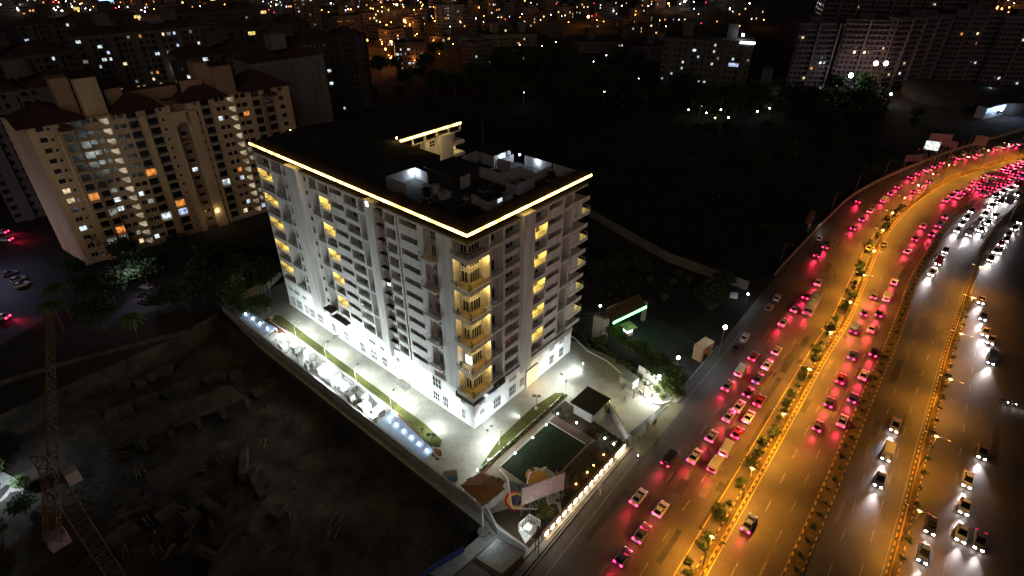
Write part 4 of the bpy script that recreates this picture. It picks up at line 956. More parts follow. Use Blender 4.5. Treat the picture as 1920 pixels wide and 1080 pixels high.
# roadside parapet wall on the left
wl = CUR['W']; t = thing('roadside_wall', (0,0,0), 0, 'long low concrete wall curving along the outer edge of the highway', 'wall')
b = MB(); ribbon('', [p for p in wl if p.x > 98 and not 158 < p.x < 172], .35, 1.5, mat('wall_road',(.30,.25,.2),.9,.2,.4,fine=5), 0, .5, False, b); b.build('wall', t)
b = MB(); ribbon('', [p for p in wl if -70 < p.x < 62], .2, .18, CONC, 0, .3, False, b); struct(b.build('kerb'))
sheet('footpath', [(-60,-28.6),(18,-27.4),(18,-26.7),(-60,-26.7)], .1, CONC, 0)
# second wall in the dark field
a, c, d = G(1085,395), G(1250,490), G(1400,545)
wall('field_wall', [(a.x,a.y),(c.x,c.y),(d.x,d.y)], 3.2, .3, mat('wall_field',(.17,.15,.13),.9,.2,.2,fine=3), 'pale wall crossing the dark field behind the building towards the road')
# street lamps
SOD = (1, .40, .04)
def street_lamp(p, h, rz, label, on, name='street_lamp', e=900, double=True, col=SOD, group=None, m=None):
    t = thing(name, (p[0],p[1],.1), rz, label, 'street lamp', group)
    MB().tube([(0,0,0),(0,0,h)],.11,STEEL,6,.07).build('pole', t)
    for s in ((1,-1) if double else (1,)):
        MB().tube([(0,0,h-.2),(s*.8,0,h+.1),(s*2.0,0,h+.25)],.05,STEEL,5).build('arm', t)
        MB().box(s*1.9-.35,s*1.9+.35,-.14,.14,h+.2,h+.34,EQD).build('lamp_head', t)
        if on: MB().box(s*1.9-.28,s*1.9+.28,-.1,.1,h+.15,h+.197,m or emi('sodium_glass',(1,.5,.12),14)).build('lamp_glass', t)
    if on:
        l = lamp('SPOT', (0,0,h), e, col, t, .25, None, 152, 1); l.rotation_euler = (0,0,0)
    return t
def along(key, step, x0, x1, off=0, start=0):
    c = CUR[key]; out = []; acc = start
    for a, d in zip(c, c[1:]):
        L = (d-a).length; dr = (d-a).normalized()
        while acc < L:
            p = a+dr*acc+Vector((-dr.y,dr.x))*off
            if x0 < p.x < x1: out.append((p, math.atan2(dr.y,dr.x)))
            acc += step
        acc -= L
    return out
for i,(p,h) in enumerate(along('M1', 17.5, -12, 300, 0, 9.3)):
    street_lamp(p, 8.5, h+math.pi/2, '%s double armed sodium lamp from the near end of the median nearest the building' % nth(i), True, e=(27000 if i < 9 else 19000), group='sodium lamps on the first median')
for i,(p,h) in enumerate(along('M3', 21, 10, 150, 0, 5)):
    street_lamp(p, 8.5, h+math.pi/2, '%s sodium lamp from the near end of the far median' % nth(i), True, e=13000, group='sodium lamps on the far median')
for i,(p,h) in enumerate(along('W', 27, 95, 330, 1.4)):
    street_lamp(p, 8, h-math.pi/2, '%s unlit tall lamp post from the gate along the outer roadside wall' % nth(i), False, double=False, group='unlit posts along the outer wall')
# bushes on the medians: leaf clumps
def leafball(n, rx, ry, rz, leaf, mats, z0=0, hollow=.55, seed=1):
    r = random.Random(seed); b = MB()
    cl = [(Vector((r.gauss(0,1),r.gauss(0,1),r.gauss(0,1))).normalized()*r.uniform(hollow,1)) for _ in range(max(3,n//28))]
    for i in range(n):
        c = r.choice(cl); p = c+Vector((r.gauss(0,.2),r.gauss(0,.2),r.gauss(0,.17)))
        p = Vector((p.x*rx, p.y*ry, z0+rz+p.z*rz*.9)); 
        if p.z < z0*.6: p.z = z0*.6+r.random()*.3*rz
        q = Vector((r.uniform(-1,1),r.uniform(-1,1),r.uniform(-.6,.6))).normalized(); t = q.cross(Vector((r.uniform(-1,1),r.uniform(-1,1),1))).normalized()
        s = leaf*r.uniform(.6,1.3); b.add([p-q*s, p+t*s*.5, p+q*s, p-t*s*.5], [(0,1,2,3)], mats[0] if r.random() < .6 else mats[-1])
    return b
def proto_tree(seed, h, rx, rz, n, leaf, mats, th=None):
    r = random.Random(seed); t = thing('tree'); th = th or h*.35
    b = leafball(n, rx, rx*.95, rz, leaf, mats, h-2*rz, .4, seed); b.build('crown', t)
    b = MB(); b.tube([(0,0,0),(.1,0,th*.6),(0,.1,h-rz)],.05*h*.5,BARK,7,.04)
    for k in range(5):
        a = k*1.26+r.random(); b.tube([(0,0,th*(.7+.1*k)),(math.cos(a)*rx*.4,math.sin(a)*rx*.4,h-1.3*rz),(math.cos(a)*rx*.7,math.sin(a)*rx*.7,h-.8*rz)],.03*h*.4,BARK,5,.02)
    b.build('trunk', t); return t
def hide_proto(t):
    ks = kids(t)
    return t, ks
def purge(t, ks):
    for k in ks: bpy.data.objects.remove(k)
    bpy.data.objects.remove(t)
PT = [hide_proto(proto_tree(11,8,3.3,2.8,1500,.42,LEAFS)), hide_proto(proto_tree(23,11,4.4,3.6,1900,.5,[LEAFS[2],LEAFS[0]])), hide_proto(proto_tree(5,6,2.4,2.2,1200,.34,[LEAFS[1],LEAFS[0]])), hide_proto(proto_tree(77,4.2,1.6,1.6,800,.26,[LEAFS[1],LEAFY]))]
PS = [hide_proto((lambda t: (leafball(260,.75,.7,.55,.17,[LEAFS[0],LEAFS[2]],.0,.3,s).build('foliage',t), MB().tube([(0,0,0),(0,0,.5)],.05,BARK,4).build('stem',t), t)[2])(thing('shrub'))) for s in (3,9)]
PY_ = hide_proto((lambda t: (leafball(320,.8,.75,.6,.16,[LEAFY,LEAFS[1]],.0,.3,4).build('foliage',t), MB().tube([(0,0,0),(0,0,.5)],.05,BARK,4).build('stem',t), t)[2])(thing('shrub')))
def put(proto, x, y, z, s, label, group, cat, name=None):
    t, ks = proto; r = copy_tree(t, (x,y,z), rnd.uniform(0,6.28), label, group, ks); r['category'] = cat
    r.scale = (s*rnd.uniform(.9,1.1), s*rnd.uniform(.9,1.1), s)
    return r
for i,(p,h) in enumerate(along('M1', 3.1, -8, 190, 1.6)):
    if rnd.random() < .12: continue
    p = p+Vector((rnd.uniform(-.7,.7), rnd.uniform(-.4,.5)))
    put(PS[i%2], p.x+rnd.uniform(-1,1), p.y+rnd.uniform(-.5,.5), .0, rnd.uniform(.8,2.1), '%s dark bush from the near end beside the orange lit median' % nth(i), 'dark bushes beside the first median', 'bush')
for i,(p,h) in enumerate(along('M2', 3.4, 8, 175, 0)):
    put(PS[i%2], p.x, p.y+rnd.uniform(-.3,.3), .2, rnd.uniform(.5,.85), '%s low bush from the near end of the middle median' % nth(i), 'low bushes on the middle median', 'bush')
for i,(p,h) in enumerate(along('M3', 4.6, 20, 130, -.9)):
    put(PS[i%2], p.x, p.y, .0, rnd.uniform(.6,.95), '%s bush from the near end behind the far guard rail' % nth(i), 'bushes behind the far guard rail', 'bush')
# overhead sign gantry
a = G(1815,385); c = G(1893,412); t = thing('sign_gantry', (0,0,0), 0, 'dark overhead sign gantry spanning the carriageway with white headlights', 'gantry')
b = MB(); b.tube([(a.x,a.y,0),(a.x,a.y,7.6)],.25,STEEL,8); b.tube([(c.x,c.y,0),(c.x,c.y,7.6)],.25,STEEL,8); b.build('post', t)
b = MB()
for z in (6.4,7.5): b.tube([(a.x,a.y,z),(c.x,c.y,z)],.14,STEEL,6)
for i in range(12):
    p = a+(c-a)*i/12; q = a+(c-a)*(i+1)/12; b.tube([(p.x,p.y,6.4),(q.x,q.y,7.5)],.08,STEEL,4)
b.build('truss', t); p = a+(c-a)*.72; MB().obox((p.x-.2,p.y),(a.x+(c.x-a.x)*.9-.2,a.y+(c.y-a.y)*.9),.15,5.4,8.4,EQD).build('sign_board', t)

# ------------------------------------------------------------------ vehicles
CARP = {n: mat('car_'+n, c, .35, .05, 1, metal=.1, spec=.6) for n, c in dict(white=(.62,.62,.6), silver=(.36,.37,.38), black=(.03,.03,.035), red=(.33,.03,.03), blue=(.05,.08,.2), grey=(.14,.14,.15), yellow=(.65,.42,.04)).items()}
TYRE = mat('tyre', (.02,.02,.02), .9, .1); TAIL = emi('tail_lamp', (1,.012,.07), 22); TAILD = emi('tail_lamp_low', (1,.01,.05), 1.2); HEADD = emi('head_lamp_low', (1,.9,.86), 2.0); HEAD = emi('head_lamp', (1,.9,.86), 60); TAILO = emi('tail_lamp_off', (.4,.01,.01), .15); HEADO = mat('head_lamp_off', (.5,.5,.5), .2, .02)
def make_vehicle(kind, paint, mode):
    """+x is the front; mode: tail, head, off"""
    t = thing('car' if kind != 'bus' else 'bus'); b = MB(); g = MB()
    if kind == 'bus': L, W, H = 10.5, 2.5, 3.0
    elif kind == 'van': L, W, H = 4.6, 1.8, 1.95
    else: L, W, H = (4.3 if kind == 'sedan' else 3.7), 1.7, 1.5
    def loft(secs, m, b):
        vs = []; n = len(secs[0])
        for s in secs: vs += s
        fs = [(i*n+k, i*n+(k+1)%n, (i+1)*n+(k+1)%n, (i+1)*n+k) for i in range(len(secs)-1) for k in range(n)]
        fs += [tuple(range(n-1,-1,-1)), tuple(range((len(secs)-1)*n, len(secs)*n))]; b.add(vs, fs, m)
    def sec(x, w, z0, z1, r=.12): return [(x,-w+.06,z0),(x,w-.06,z0),(x,w,z0+.15),(x,w,z1-r),(x,w-r,z1),(x,-w+r,z1),(x,-w,z1-r),(x,-w,z0+.15)]
    w = W/2; x0 = -L/2
    if kind in ('sedan','hatch'):
        zz = .98 if kind == 'sedan' else 1.0
        loft([sec(x0,w*.86,.38,.8), sec(x0+.12,w*.97,.3,zz-.05), sec(x0+.9,w,.26,zz), sec(0,w,.26,.97), sec(L/2-1.1,w,.26,.92), sec(L/2-.25,w*.94,.28,.78), sec(L/2,w*.8,.36,.62)][::1], paint, b)
        ra = x0+(.75 if kind == 'sedan' else .15); fa = L/2-1.15
        cab = [sec(ra,w*.8,.93,.97,.02), sec(ra+.5,w*.76,.93,H-.03), sec(ra+1.0,w*.78,.93,H), sec(fa-1.0,w*.78,.93,H-.02), sec(fa,w*.84,.9,.95,.02)]
        loft(cab, GLASSD, g); rf = [[(x,-w*.62,z+.012),(x,w*.62,z+.012),(x,w*.62,z+.04),(x,-w*.62,z+.04)] for x,z in ((ra+.5,H-.03),(ra+1.0,H),(fa-1.0,H-.02))]
        loft(rf, paint, b)
        for s in (-1,1): b.tube([(ra+.05,s*w*.8,.98),(ra+.5,s*w*.72,H)],.04,paint,4); b.tube([(fa-.03,s*w*.84,.95),(fa-1.0,s*w*.74,H)],.035,paint,4); b.tube([((ra+fa)/2,s*w*.82,.95),((ra+fa)/2,s*w*.74,H)],.04,paint,4)
    else:
        loft([sec(x0,w*.93,.4,H-.15), sec(x0+.15,w,.3,H), sec(L/2-(.9 if kind=='van' else .25),w,.3,H), sec(L/2-.1 if kind=='bus' else L/2-.5,w*.97,.32,(H-.3) if kind=='bus' else 1.25), sec(L/2,w*.9,.4,1.1)], paint, b)
        for s in (-1,1): g.box(x0+.4,L/2-1.2,s*(w+.005)-.012,s*(w+.005)+.012,H*.5,H*.82,GLASSD)
        g.box(x0-.02,x0+.0,-w*.75,w*.75,H*.5,H*.8,GLASSD)
        if kind == 'bus':
            for k in range(3): b.box(-3.5+k*2.6,-2.2+k*2.6,-.6,.6,H+.003,H+.16,EQ)
    b.build('body', t); g.build('window', t)
    for xx in (x0+L*.18, L/2-L*.18):
        for s in (-1,1):
            r = .31 if kind != 'bus' else .48; MB().tube([(xx,s*(w-.2),r),(xx,s*(w+.01),r)],r,TYRE,12).tube([(xx,s*(w+.0),r),(xx,s*(w+.025),r)],r*.55,STEEL,8).build('wheel', t)
    lw = .2 if kind != 'bus' else .16
    for s in (-1,1):
        z = .78 if kind != 'van' else .9
        MB().box(x0-.03,x0+.16,s*w*.74-lw,s*w*.74+lw,z-.12,z+.16,{'tail':TAIL,'head':TAILD,'off':TAILO}[mode]).build('tail_lamp', t)
        MB().box(L/2-.14,L/2+.03,s*w*.62-lw,s*w*.62+lw,.46,.62 if mode == 'tail' else .68,{'head':HEAD,'tail':HEADD,'off':HEADO}[mode]).build('head_lamp', t)
    if mode != 'off':
        l = lamp('SPOT', (L/2+.15,0,.68), 5200 if mode == 'head' else 300, (1,.88,.86), t, .3, (L/2+13,0,-.1), 46, 1)
        if mode == 'tail': lamp('POINT', (x0-.9,0,1.0), 40, (1,.02,.10), t, .3); lamp('SPOT', (x0-.15,0,.85), 1900, (1,.02,.07), t, .3, (x0-9,0,0), 62, 1)  # red point and spot added to stretch a trail-like glow along the road
    return t
VP = {}
def vehicle(kind, col, mode, p, rz, label, group, z=.03):
    k = (kind, col, mode)
    if k not in VP: v = make_vehicle(kind, CARP[col], mode); VP[k] = (v, kids(v))
    r = copy_tree(VP[k][0], (p[0],p[1],z), rz, label, group, VP[k][1]); r['category'] = 'bus' if kind == 'bus' else ('van' if kind == 'van' else 'car')
    r.name = 'bus' if kind == 'bus' else ('van' if kind == 'van' else 'car'); return r
KN = dict(hatch='hatchback', sedan='saloon', van='van', bus='bus')
# stretches of traffic: (start px, end px, lane name, mode)
RUNS = [((1352,740),(1424,658),'outermost lane beside the footpath','tail',3),((1376,778),(1464,648),'second lane from the footpath','tail',5),((1286,878),(1382,764),'lower part of the second lane','tail',3),
 ((1330,890),(1434,740),'lane left of the roadside bushes','tail',5),((1457,620),(1544,520),'second lane from the outer wall','tail',4),((1512,595),(1530,560),'bus lane near the bushes','bus',1),((1524,488),(1556,456),'outer lane by the roadside wall','tail',2),
 ((1592,438),(1640,390),'outer lane on the bend','tail',3),((1650,385),(1690,346),'outer lane past the bend','tail',3),((1706,366),(1750,338),'inner lane past the bend','tail',3),((1700,338),(1776,305),'outer lane far round the curve','tail',5),
 ((1790,301),(1846,291),'outer lane at the far right','tail',3),((1862,284),(1918,271),'outer lane at the right picture edge','tail',4),
 ((1592,636),(1646,542),'first lane right of the guard rail','tail',3),((1626,634),(1682,517),'second lane right of the guard rail','tail',4),((1522,824),(1608,647),'middle lane right of the guard rail','tail',4),((1568,814),(1648,642),'lane left of the middle median','tail',4),
 ((1692,486),(1738,414),'middle lane on the bend','tail',3),((1740,450),(1779,401),'lane left of the middle median bend','tail',3),((1768,382),(1800,358),'lane before the jam','tail',3),((1792,376),(1822,352),'lane entering the jam','tail',3),
 ((1168,972),(1284,828),'bottom left lane by the niche wall','tail',2),((1150,1070),(1256,936),'bottom left second lane','tail',3),((1360,1060),(1446,910),'bottom lane right of the guard rail','tail',1),
 ((1640,930),(1684,775),'lane right of the middle median','head',3),((1797,1030),(1815,878),'service road middle','head',3),((1835,915),(1844,790),'service road edge','head',1),((1722,1070),(1750,960),'lane beside the far guard rail','head',2),((1830,1070),(1838,965),'service road edge at the bottom','head',1),
 ((1740,525),(1778,462),'lane right of the middle median bend','head',3),((1790,440),(1826,392),'white lit carriageway left lane','head',4),((1812,446),(1850,398),'white lit carriageway middle lane','head',4),((1832,440),(1872,400),'white lit carriageway right lane','head',3),((1860,372),(1915,346),'carriageway beyond the gantry','head',4),((1850,392),(1916,362),'second lane beyond the gantry','head',4),
 ((1836,552),(1848,640),'service road upper bend','head',3),((1856,622),(1857,694),'service road inner edge','head',2),((1852,494),(1880,452),'far service road bend','head',3),((1884,448),(1918,412),'far service road at the right edge','head',3),((1866,484),(1892,440),'outer service road bend','head',2)]
cols = ['white','silver','white','grey','red','white','black','silver','blue']
nh = 0
for a, c, lane, mode, n in RUNS:
    for i in range(n):
        f = (i+.5)/n; x = a[0]+(c[0]-a[0])*f; y = a[1]+(c[1]-a[1])*f; q = G(x, y)
        kind = 'bus' if mode == 'bus' else rnd.choice(['hatch','sedan','sedan','hatch','sedan','van']); col = 'silver' if mode == 'bus' else rnd.choice(cols)
        h = heading(Vector((q.x,q.y))); md = 'head' if mode == 'head' else 'tail'
        lab = ('%s %s with %s' % (col, KN[kind], 'white headlights' if md == 'head' else 'red lamps'))
        lab += (', in the ' if n == 1 else ', %s in the ' % nth(i))+lane
        vehicle(kind, col, md, (q.x,q.y), h+(math.pi if md == 'head' else 0)+rnd.uniform(-.02,.02), lab, 'moving traffic on the highway')
# the jam at the far right
k = 0
for r_ in range(5):
    for s in range(12):
        f0 = .08+.19*r_; y = 352-s*4.6+ r_*1.0; x = 1828+s*9.0+r_*4.5+rnd.uniform(-1,1); y = 343-s*3.9+r_*6.2
        if x > 1925 or y < 296: continue
        q = G(x,y); k += 1
        vehicle(rnd.choice(['hatch','sedan','van']), rnd.choice(cols), 'tail', (q.x,q.y), heading(Vector((q.x,q.y)))+rnd.uniform(-.04,.04), '%s car along %s row of the packed jam at far right' % (nth(s), ['the top','the second','the middle','the fourth','the lowest'][r_]), 'cars in the traffic jam')
# parked or slow cars
for px,kind,col,mode,lab in (((1535,449),'hatch','white','off','small white car parked by the outer wall below the white board'),((1627,468),'sedan','yellow','off','cab with a yellow top standing beside the bushes'),((1656,460),'sedan','grey','off','grey car crossing at the gap in the first median'),
  ((1456,561),'hatch','white','off','white car parked nearest the end of the outer wall'),((1441,579),'hatch','silver','off','silver car parked just below the white one by the outer wall'),((1395,636),'sedan','white','off','white car parked near the bright lamp beside the side road'),((1380,655),'sedan','black','off','black car parked with one lamp reflected near the side road'),
  ((1610,380),'hatch','red','tail','small red car leaving the gap in the outer wall'),((1784,296),'hatch','white','off','white car parked on the shoulder at the far right row end'),((1806,290),'hatch','white','off','white car second in the shoulder row at the far right'),((1832,284),'hatch','silver','off','silver car last in the shoulder row at the far right')):
    q = G(*px); vehicle(kind,col,mode,(q.x,q.y),heading(Vector((q.x,q.y)))+(.1 if mode=='off' else 0),lab,None)
# cars in the dark yards on the left
for px,rz,col,lab in (((275,541),2.0,'silver','silver car highest of the cluster in the dark courtyard'),((268,556),1.9,'black','dark car left in the courtyard cluster'),((301,553),1.7,'black','dark car right in the courtyard cluster'),((270,568),2.0,'grey','grey car lowest of the courtyard cluster'),
  ((20,516),.1,'grey','grey car topmost of the cluster on the left lane'),((36,527),.1,'silver','silver car in the cluster on the left lane'),((42,537),.15,'white','whitish car lowest of the cluster on the left lane')):
    q = G(*px); vehicle('hatch',col,'off',(q.x,q.y),rz,lab,None,.06)
for px,lab in (((4,438),'car with red tail lamps leaving at the left edge'),((12,452),'second car with red tail lamps at the left edge'),((4,598),'car with bright lamps at the left edge by the tree')):
    q = G(*px); vehicle('sedan','white','tail',(q.x,q.y),2.2,lab,None,.06)
# motorcycles
def motorcycle(px, rz, label, on=False, col='black'):
    q = G(*px); t = thing('motorcycle', (q.x,q.y,.05), rz, label, 'motorcycle')
    for x in (-.65,.65):
        b = MB(); b.tube([(x+.3*math.cos(k*.628),0,.3+.3*math.sin(k*.628)) for k in range(11)],.06,TYRE,6); b.build('wheel', t)
    b = MB(); b.tube([(-.65,0,.3),(-.1,0,.45),(.45,0,.8),(.65,0,.3)],.06,STEEL,6); b.tube([(-.1,0,.35),(.15,0,.45)],.17,EQD,8); b.build('frame', t)
    b = MB(); b.ball((.15,0,.85),.22,CARP[col],8,6,.7); b.build('tank', t); b = MB(); b.tube([(-.65,0,.86),(-.1,0,.82)],.13,BLACKM,8); b.build('seat', t)
    b = MB(); b.tube([(.35,-.32,1.05),(.48,0,1.0),(.35,.32,1.05)],.025,STEEL,5); b.build('handlebar', t)
    MB().ball((.62,0,.85),.1,HEAD if on else HEADO,8,5).build('headlight', t)
    if on: lamp('SPOT', (.8,0,.85), 160, (1,.9,.85), t, .2, (6,0,0), 80, .8)
motorcycle((1198,738),1.2,'dark motorcycle beside the brown gate leaf'); motorcycle((1204,742),1.1,'motorcycle with a pale tank in the parked pair by the gate',col='silver'); motorcycle((1176,832),.7,'motorcycle on the forecourt next to two people'); motorcycle((1196,864),.7,'motorcycle riding near the niche wall on the road',True)
motorcycle((1881,757),-2.0,'left motorcycle of the pair with bright headlamps on the service road',True); motorcycle((1896,760),-2.0,'right motorcycle of the pair with bright headlamps on the service road',True); motorcycle((632,634),-.6,'motorcycle parked at the recess in the long facade')
# asphalt repairs and stains lie on the carriageways
PATCH = mat('asphalt_patch', (.055,.05,.047), .7, .3, .4, fine=4); PATCHL = mat('asphalt_worn', (.14,.12,.105), .6, .3, .4, fine=4)
b = MB()
for i in range(90):
    y = 1080*(300/1080)**rnd.random(); k0,k1 = rnd.choice((('W','M1'),('W','M1'),('M1','M2'),('M2','M3'),('M3','E'))); f = rnd.uniform(.15,.85); x = xrow(k0,y)*(1-f)+xrow(k1,y)*f
    if x > 1915: continue
    q = G(x,y); q = Vector((q.x,q.y)); h = heading(q); dr = Vector((math.cos(h),math.sin(h))); nn_ = Vector((-dr.y,dr.x)); L_ = rnd.uniform(2,16); w_ = rnd.uniform(.25,1.6)
    pts = [q-dr*L_/2+nn_*w_*rnd.uniform(-.6,-.4), q+dr*L_/2+nn_*w_*rnd.uniform(-.6,-.4), q+dr*L_/2+nn_*w_*rnd.uniform(.4,.6), q-dr*L_/2+nn_*w_*rnd.uniform(.4,.6)]
    b.add([(p.x,p.y,.024+.00003*i) for p in pts], [(0,1,2,3)], rnd.choice((PATCH,PATCHL)))
struct(b.build('road_patch'))
# ------------------------------------------------------------------ people (one skinned body each)
SKIN = mat('skin', (.28,.16,.10), .7, .05); HAIR = mat('hair', (.015,.012,.01), .8, .1)
CLO = {n: mat('cloth_'+n, c, .85, .15, 6) for n, c in dict(dark=(.03,.03,.04), khaki=(.22,.17,.10), blue=(.05,.07,.16), white=(.6,.6,.58), red=(.3,.04,.04), grey=(.15,.15,.15))  .items()}
def person(px, rz, top, bottom, pose, label):
    q = G(*px)
    P = dict(pel=(0,0,.93), ch=(.02*(pose=='walk'),0,1.22), nk=(.03,0,1.48), hd=(.05,0,1.60), tp=(.05,0,1.72))
    s = .22 if pose == 'walk' else .04
    J = [P['pel'],P['ch'],P['nk'],P['hd'],P['tp']]
    rad = [(.16,.12),(.17,.12),(.065,.065),(.10,.09),(.07,.06)]
    E = [(0,1),(1,2),(2,3),(3,4)]
    for sd in (-1,1):
        k = len(J); st = s*sd
        J += [(0,.1*sd,.86),(st*.5+.03,.11*sd,.48),(st-.02,.12*sd,.09),(st+.14,.13*sd,.04)]; rad += [(.10,.10),(.065,.065),(.045,.045),(.035,.04)]
        E += [(0,k),(k,k+1),(k+1,k+2),(k+2,k+3)]
        k = len(J); bend = .25 if pose == 'hold' else (-st*.8)
        J += [(.0,.2*sd,1.42),(bend*.2,.25*sd,1.14),(bend+.06,.26*sd,.93 if pose != 'hold' else 1.1),(bend+.10,.26*sd,.84 if pose != 'hold' else 1.12)]; rad += [(.06,.06),(.045,.045),(.032,.032),(.03,.04)]
        E += [(1,k),(k,k+1),(k+1,k+2),(k+2,k+3)]
    if pose == 'sit':
        pass
    me = bpy.data.meshes.new('person'); me.from_pydata(J, E, []); o = bpy.data.objects.new('person', me); COL.objects.link(o)
    o.modifiers.new('skin','SKIN'); sk = me.skin_vertices[0].data
    for i,r in enumerate(rad): sk[i].radius = r
    sk[0].use_root = True
    sub = o.modifiers.new('sub','SUBSURF'); sub.levels = 1; sub.render_levels = 1
    dg = bpy.context.evaluated_depsgraph_get(); new = bpy.data.meshes.new_from_object(o.evaluated_get(dg)); o.modifiers.clear(); o.data = new
    new.materials.clear()
    for m in (SKIN, top, bottom, HAIR): new.materials.append(m)
    for p in new.polygons:
        c = p.center; z = c.z
        p.material_index = 3 if (z > 1.66 or (z > 1.56 and c.x < .02 and abs(c.y) < .12)) else 0 if z > 1.46 and abs(c.y) < .13 else (3 if z < .09 else 2 if (z < .92 and abs(c.y) < .19) else 1 if z > .98 or abs(c.y) < .2 else 0)
        p.use_smooth = True
    o.location = (q.x,q.y,.05); o.rotation_euler = (0,0,rz); tag(o, label, 'person'); return o
for a in (((1167,732),2.2,CLO['dark'],CLO['dark'],'stand','person in dark clothes standing at the open gate leaf on the drive'),((1171,729),1.0,CLO['blue'],CLO['grey'],'hold','person in blue beside the one in dark clothes at the gate leaf'),
 ((1158,800),.5,CLO['khaki'],CLO['dark'],'stand','taller of two people standing inside the entrance below the hut lamp'),((1165,806),1.5,CLO['khaki'],CLO['khaki'],'hold','khaki clothed person beside the taller one below the hut lamp'),
 ((1212,808),2.4,CLO['khaki'],CLO['grey'],'walk','person walking on the forecourt nearer the building of two pairs'),((1226,800),.6,CLO['khaki'],CLO['khaki'],'walk','person walking on the forecourt farthest out towards the road'),((1228,796),-.4,CLO['grey'],CLO['khaki'],'stand','person close beside the outermost walker on the forecourt'),
 ((1214,803),2.1,CLO['dark'],CLO['khaki'],'hold','person behind the nearer forecourt walker holding something'),((1196,828),0,CLO['dark'],CLO['grey'],'hold','person standing over the motorcycle on the forecourt'),((1216,745),1.8,CLO['white'],CLO['white'],'stand','person in white near the parked motorcycles'),
 ((1222,747),1.0,CLO['red'],CLO['dark'],'stand','person in red near the bright white waiting area'),((1160,629),-.5,CLO['dark'],CLO['red'],'stand','person standing in front of the booth under the green lit gate'),((1166,627),.4,CLO['dark'],CLO['grey'],'stand','second person beside the booth under the green lit gate')):
    person(*a)

# ------------------------------------------------------------------ green lit gate arch, booth, bus shelter, side road
t = thing('gate_arch', (0,0,0), 0, 'gateway with slatted canopy edged by a bright green light', 'gate')
a0 = G(1125,632); MB().obox((G(1117,634).x,G(1117,634).y),(G(1137,632).x,G(1137,632).y),1.2,.01,6.2,WALLG if False else PLASTERG).build('pillar', t)
MB().obox((G(1113,634).x+.3,G(1113,634).y+.6),(G(1122,637).x+.3,G(1122,637).y-.3),1.0,.01,7.0,PLASTERG).build('pillar', t)
A,B_,C_,D_ = G(1149,604,6.2),G(1211,574,6.2),G(1197,552,6.2),G(1136,578,6.2)
b = MB()
for i in range(24):
    f = i/23; p = A+(B_-A)*f; q = D_+(C_-D_)*f; b.obox((p.x,p.y),(q.x,q.y),.14,6.0,6.4,mat('slat_brown',(.22,.11,.05),.7,.15,1))
b.build('slat', t)
b = MB(); b.obox((A.x,A.y),(B_.x,B_.y),.3,5.7,5.99,MATS['slat_brown']); b.obox((D_.x,D_.y),(C_.x,C_.y),.3,5.7,5.99,MATS['slat_brown']); b.build('beam', t)
n = Vector(((B_-A).y,-(B_-A).x,0)).normalized()
MB().obox((A.x+n.x*.2,A.y+n.y*.2),(B_.x+n.x*.2,B_.y+n.y*.2),.1,5.75,6.35,emi('green_strip',(.12,1,.22),15)).build('light_strip', t)
p = (A+B_)/2+n*1.2; lamp('POINT',(p.x,p.y,5.6),28,(.2,1,.3),t,.5)
q = G(1205,600); MB().box(q.x-.5,q.x+.5,q.y-.5,q.y+.5,0,5.9,PLASTERG).build('pillar', t)
q = G(1176,626); t = thing('guard_booth', (q.x,q.y,.02), R(-20), 'small lit guard booth with broad pale roof under the green gate', 'booth')
b = MB(); b.box(-1,1,-1,1,0,1.0,WALLW); 
for sx in (-.95,.85):
    for sy in (-.95,.85): b.box(sx,sx+.1,sy,sy+.1,1.0,2.4,FRAMEW)
b.build('wall', t); MB().box(-.93,.93,-.93,.93,1.0,2.35,emi('lit_booth',(.85,.93,1),2.2)).build('window', t); MB().box(-1.7,1.7,-1.6,1.6,2.4,2.6,CREAM).box(-1,1,-.9,.9,2.6,2.95,CREAM).build('roof', t); lamp('POINT',(0,-2.1,2.0),70,(1,.6,.55),t,.2)
def bulb_pole(px, h, e, col, label, m=BULBW, r=.28, name='street_lamp', soft=.3):
    q = G(*px); t = thing(name, (q.x,q.y,0), 0, label, 'street lamp')
    MB().tube([(0,0,0),(0,0,h-.1)],.08,STEEL,6,.05).build('pole', t); MB().ball((0,0,h),r,m,10,7).build('globe', t); lamp('POINT',(0,0,h+r+.1),e,col,t,soft); return t
bulb_pole((1122,605),5.5,160,(.7,.82,1),'white ball lamp on a pole behind the green lit gate')
bulb_pole((1347,662),8.0,1500,(.75,.88,1),'very bright bluish lamp on a tall pole by the bus shelter',BULBC,.5)
bulb_pole((1268,690),3.2,380,(.85,.95,1),'bright white lamp behind the dark bushes at the side road',BULBC,.38)
bulb_pole((1398,568),3.0,200,(.75,.85,1),'small white lamp by the roadside stall at the field wall')
q = G(1315,668); t = thing('bus_shelter', (q.x,q.y,0), R(-8), 'beige square topped shelter beside the side road entrance', 'shelter')
b = MB(); SH = mat('shelter_beige',(.42,.27,.16),.85,.15,.8); b.box(-2.4,2.4,-1.3,1.3,2.4,4.2,SH); b.build('roof', t)
for x in (-2.0,1.9): MB().box(x-.35,x+.45,-1.2,1.2,0,2.397,SH).build('pillar', t)
MB().box(-.9,.9,-1.36,-1.303,3.0,3.6,EQD).build('panel', t)
sheet('side_verge', [(62,-5),(95,-18),(96,-26),(75,-27.5),(62,-24)], .015, FIELD)
fence_leaf((39.8,4),(38.2,-3.2),1.8,'green mesh fence panel at the far corner of the paved yard','fence',.3,mat('fence_green',(.03,.09,.07),.6,.1,1),'mesh_fence')
fence_leaf((60,-5),(40.5,12),2.0,'dark railing along the side road behind the yard','fence',.5,STEEL,'railing_fence')
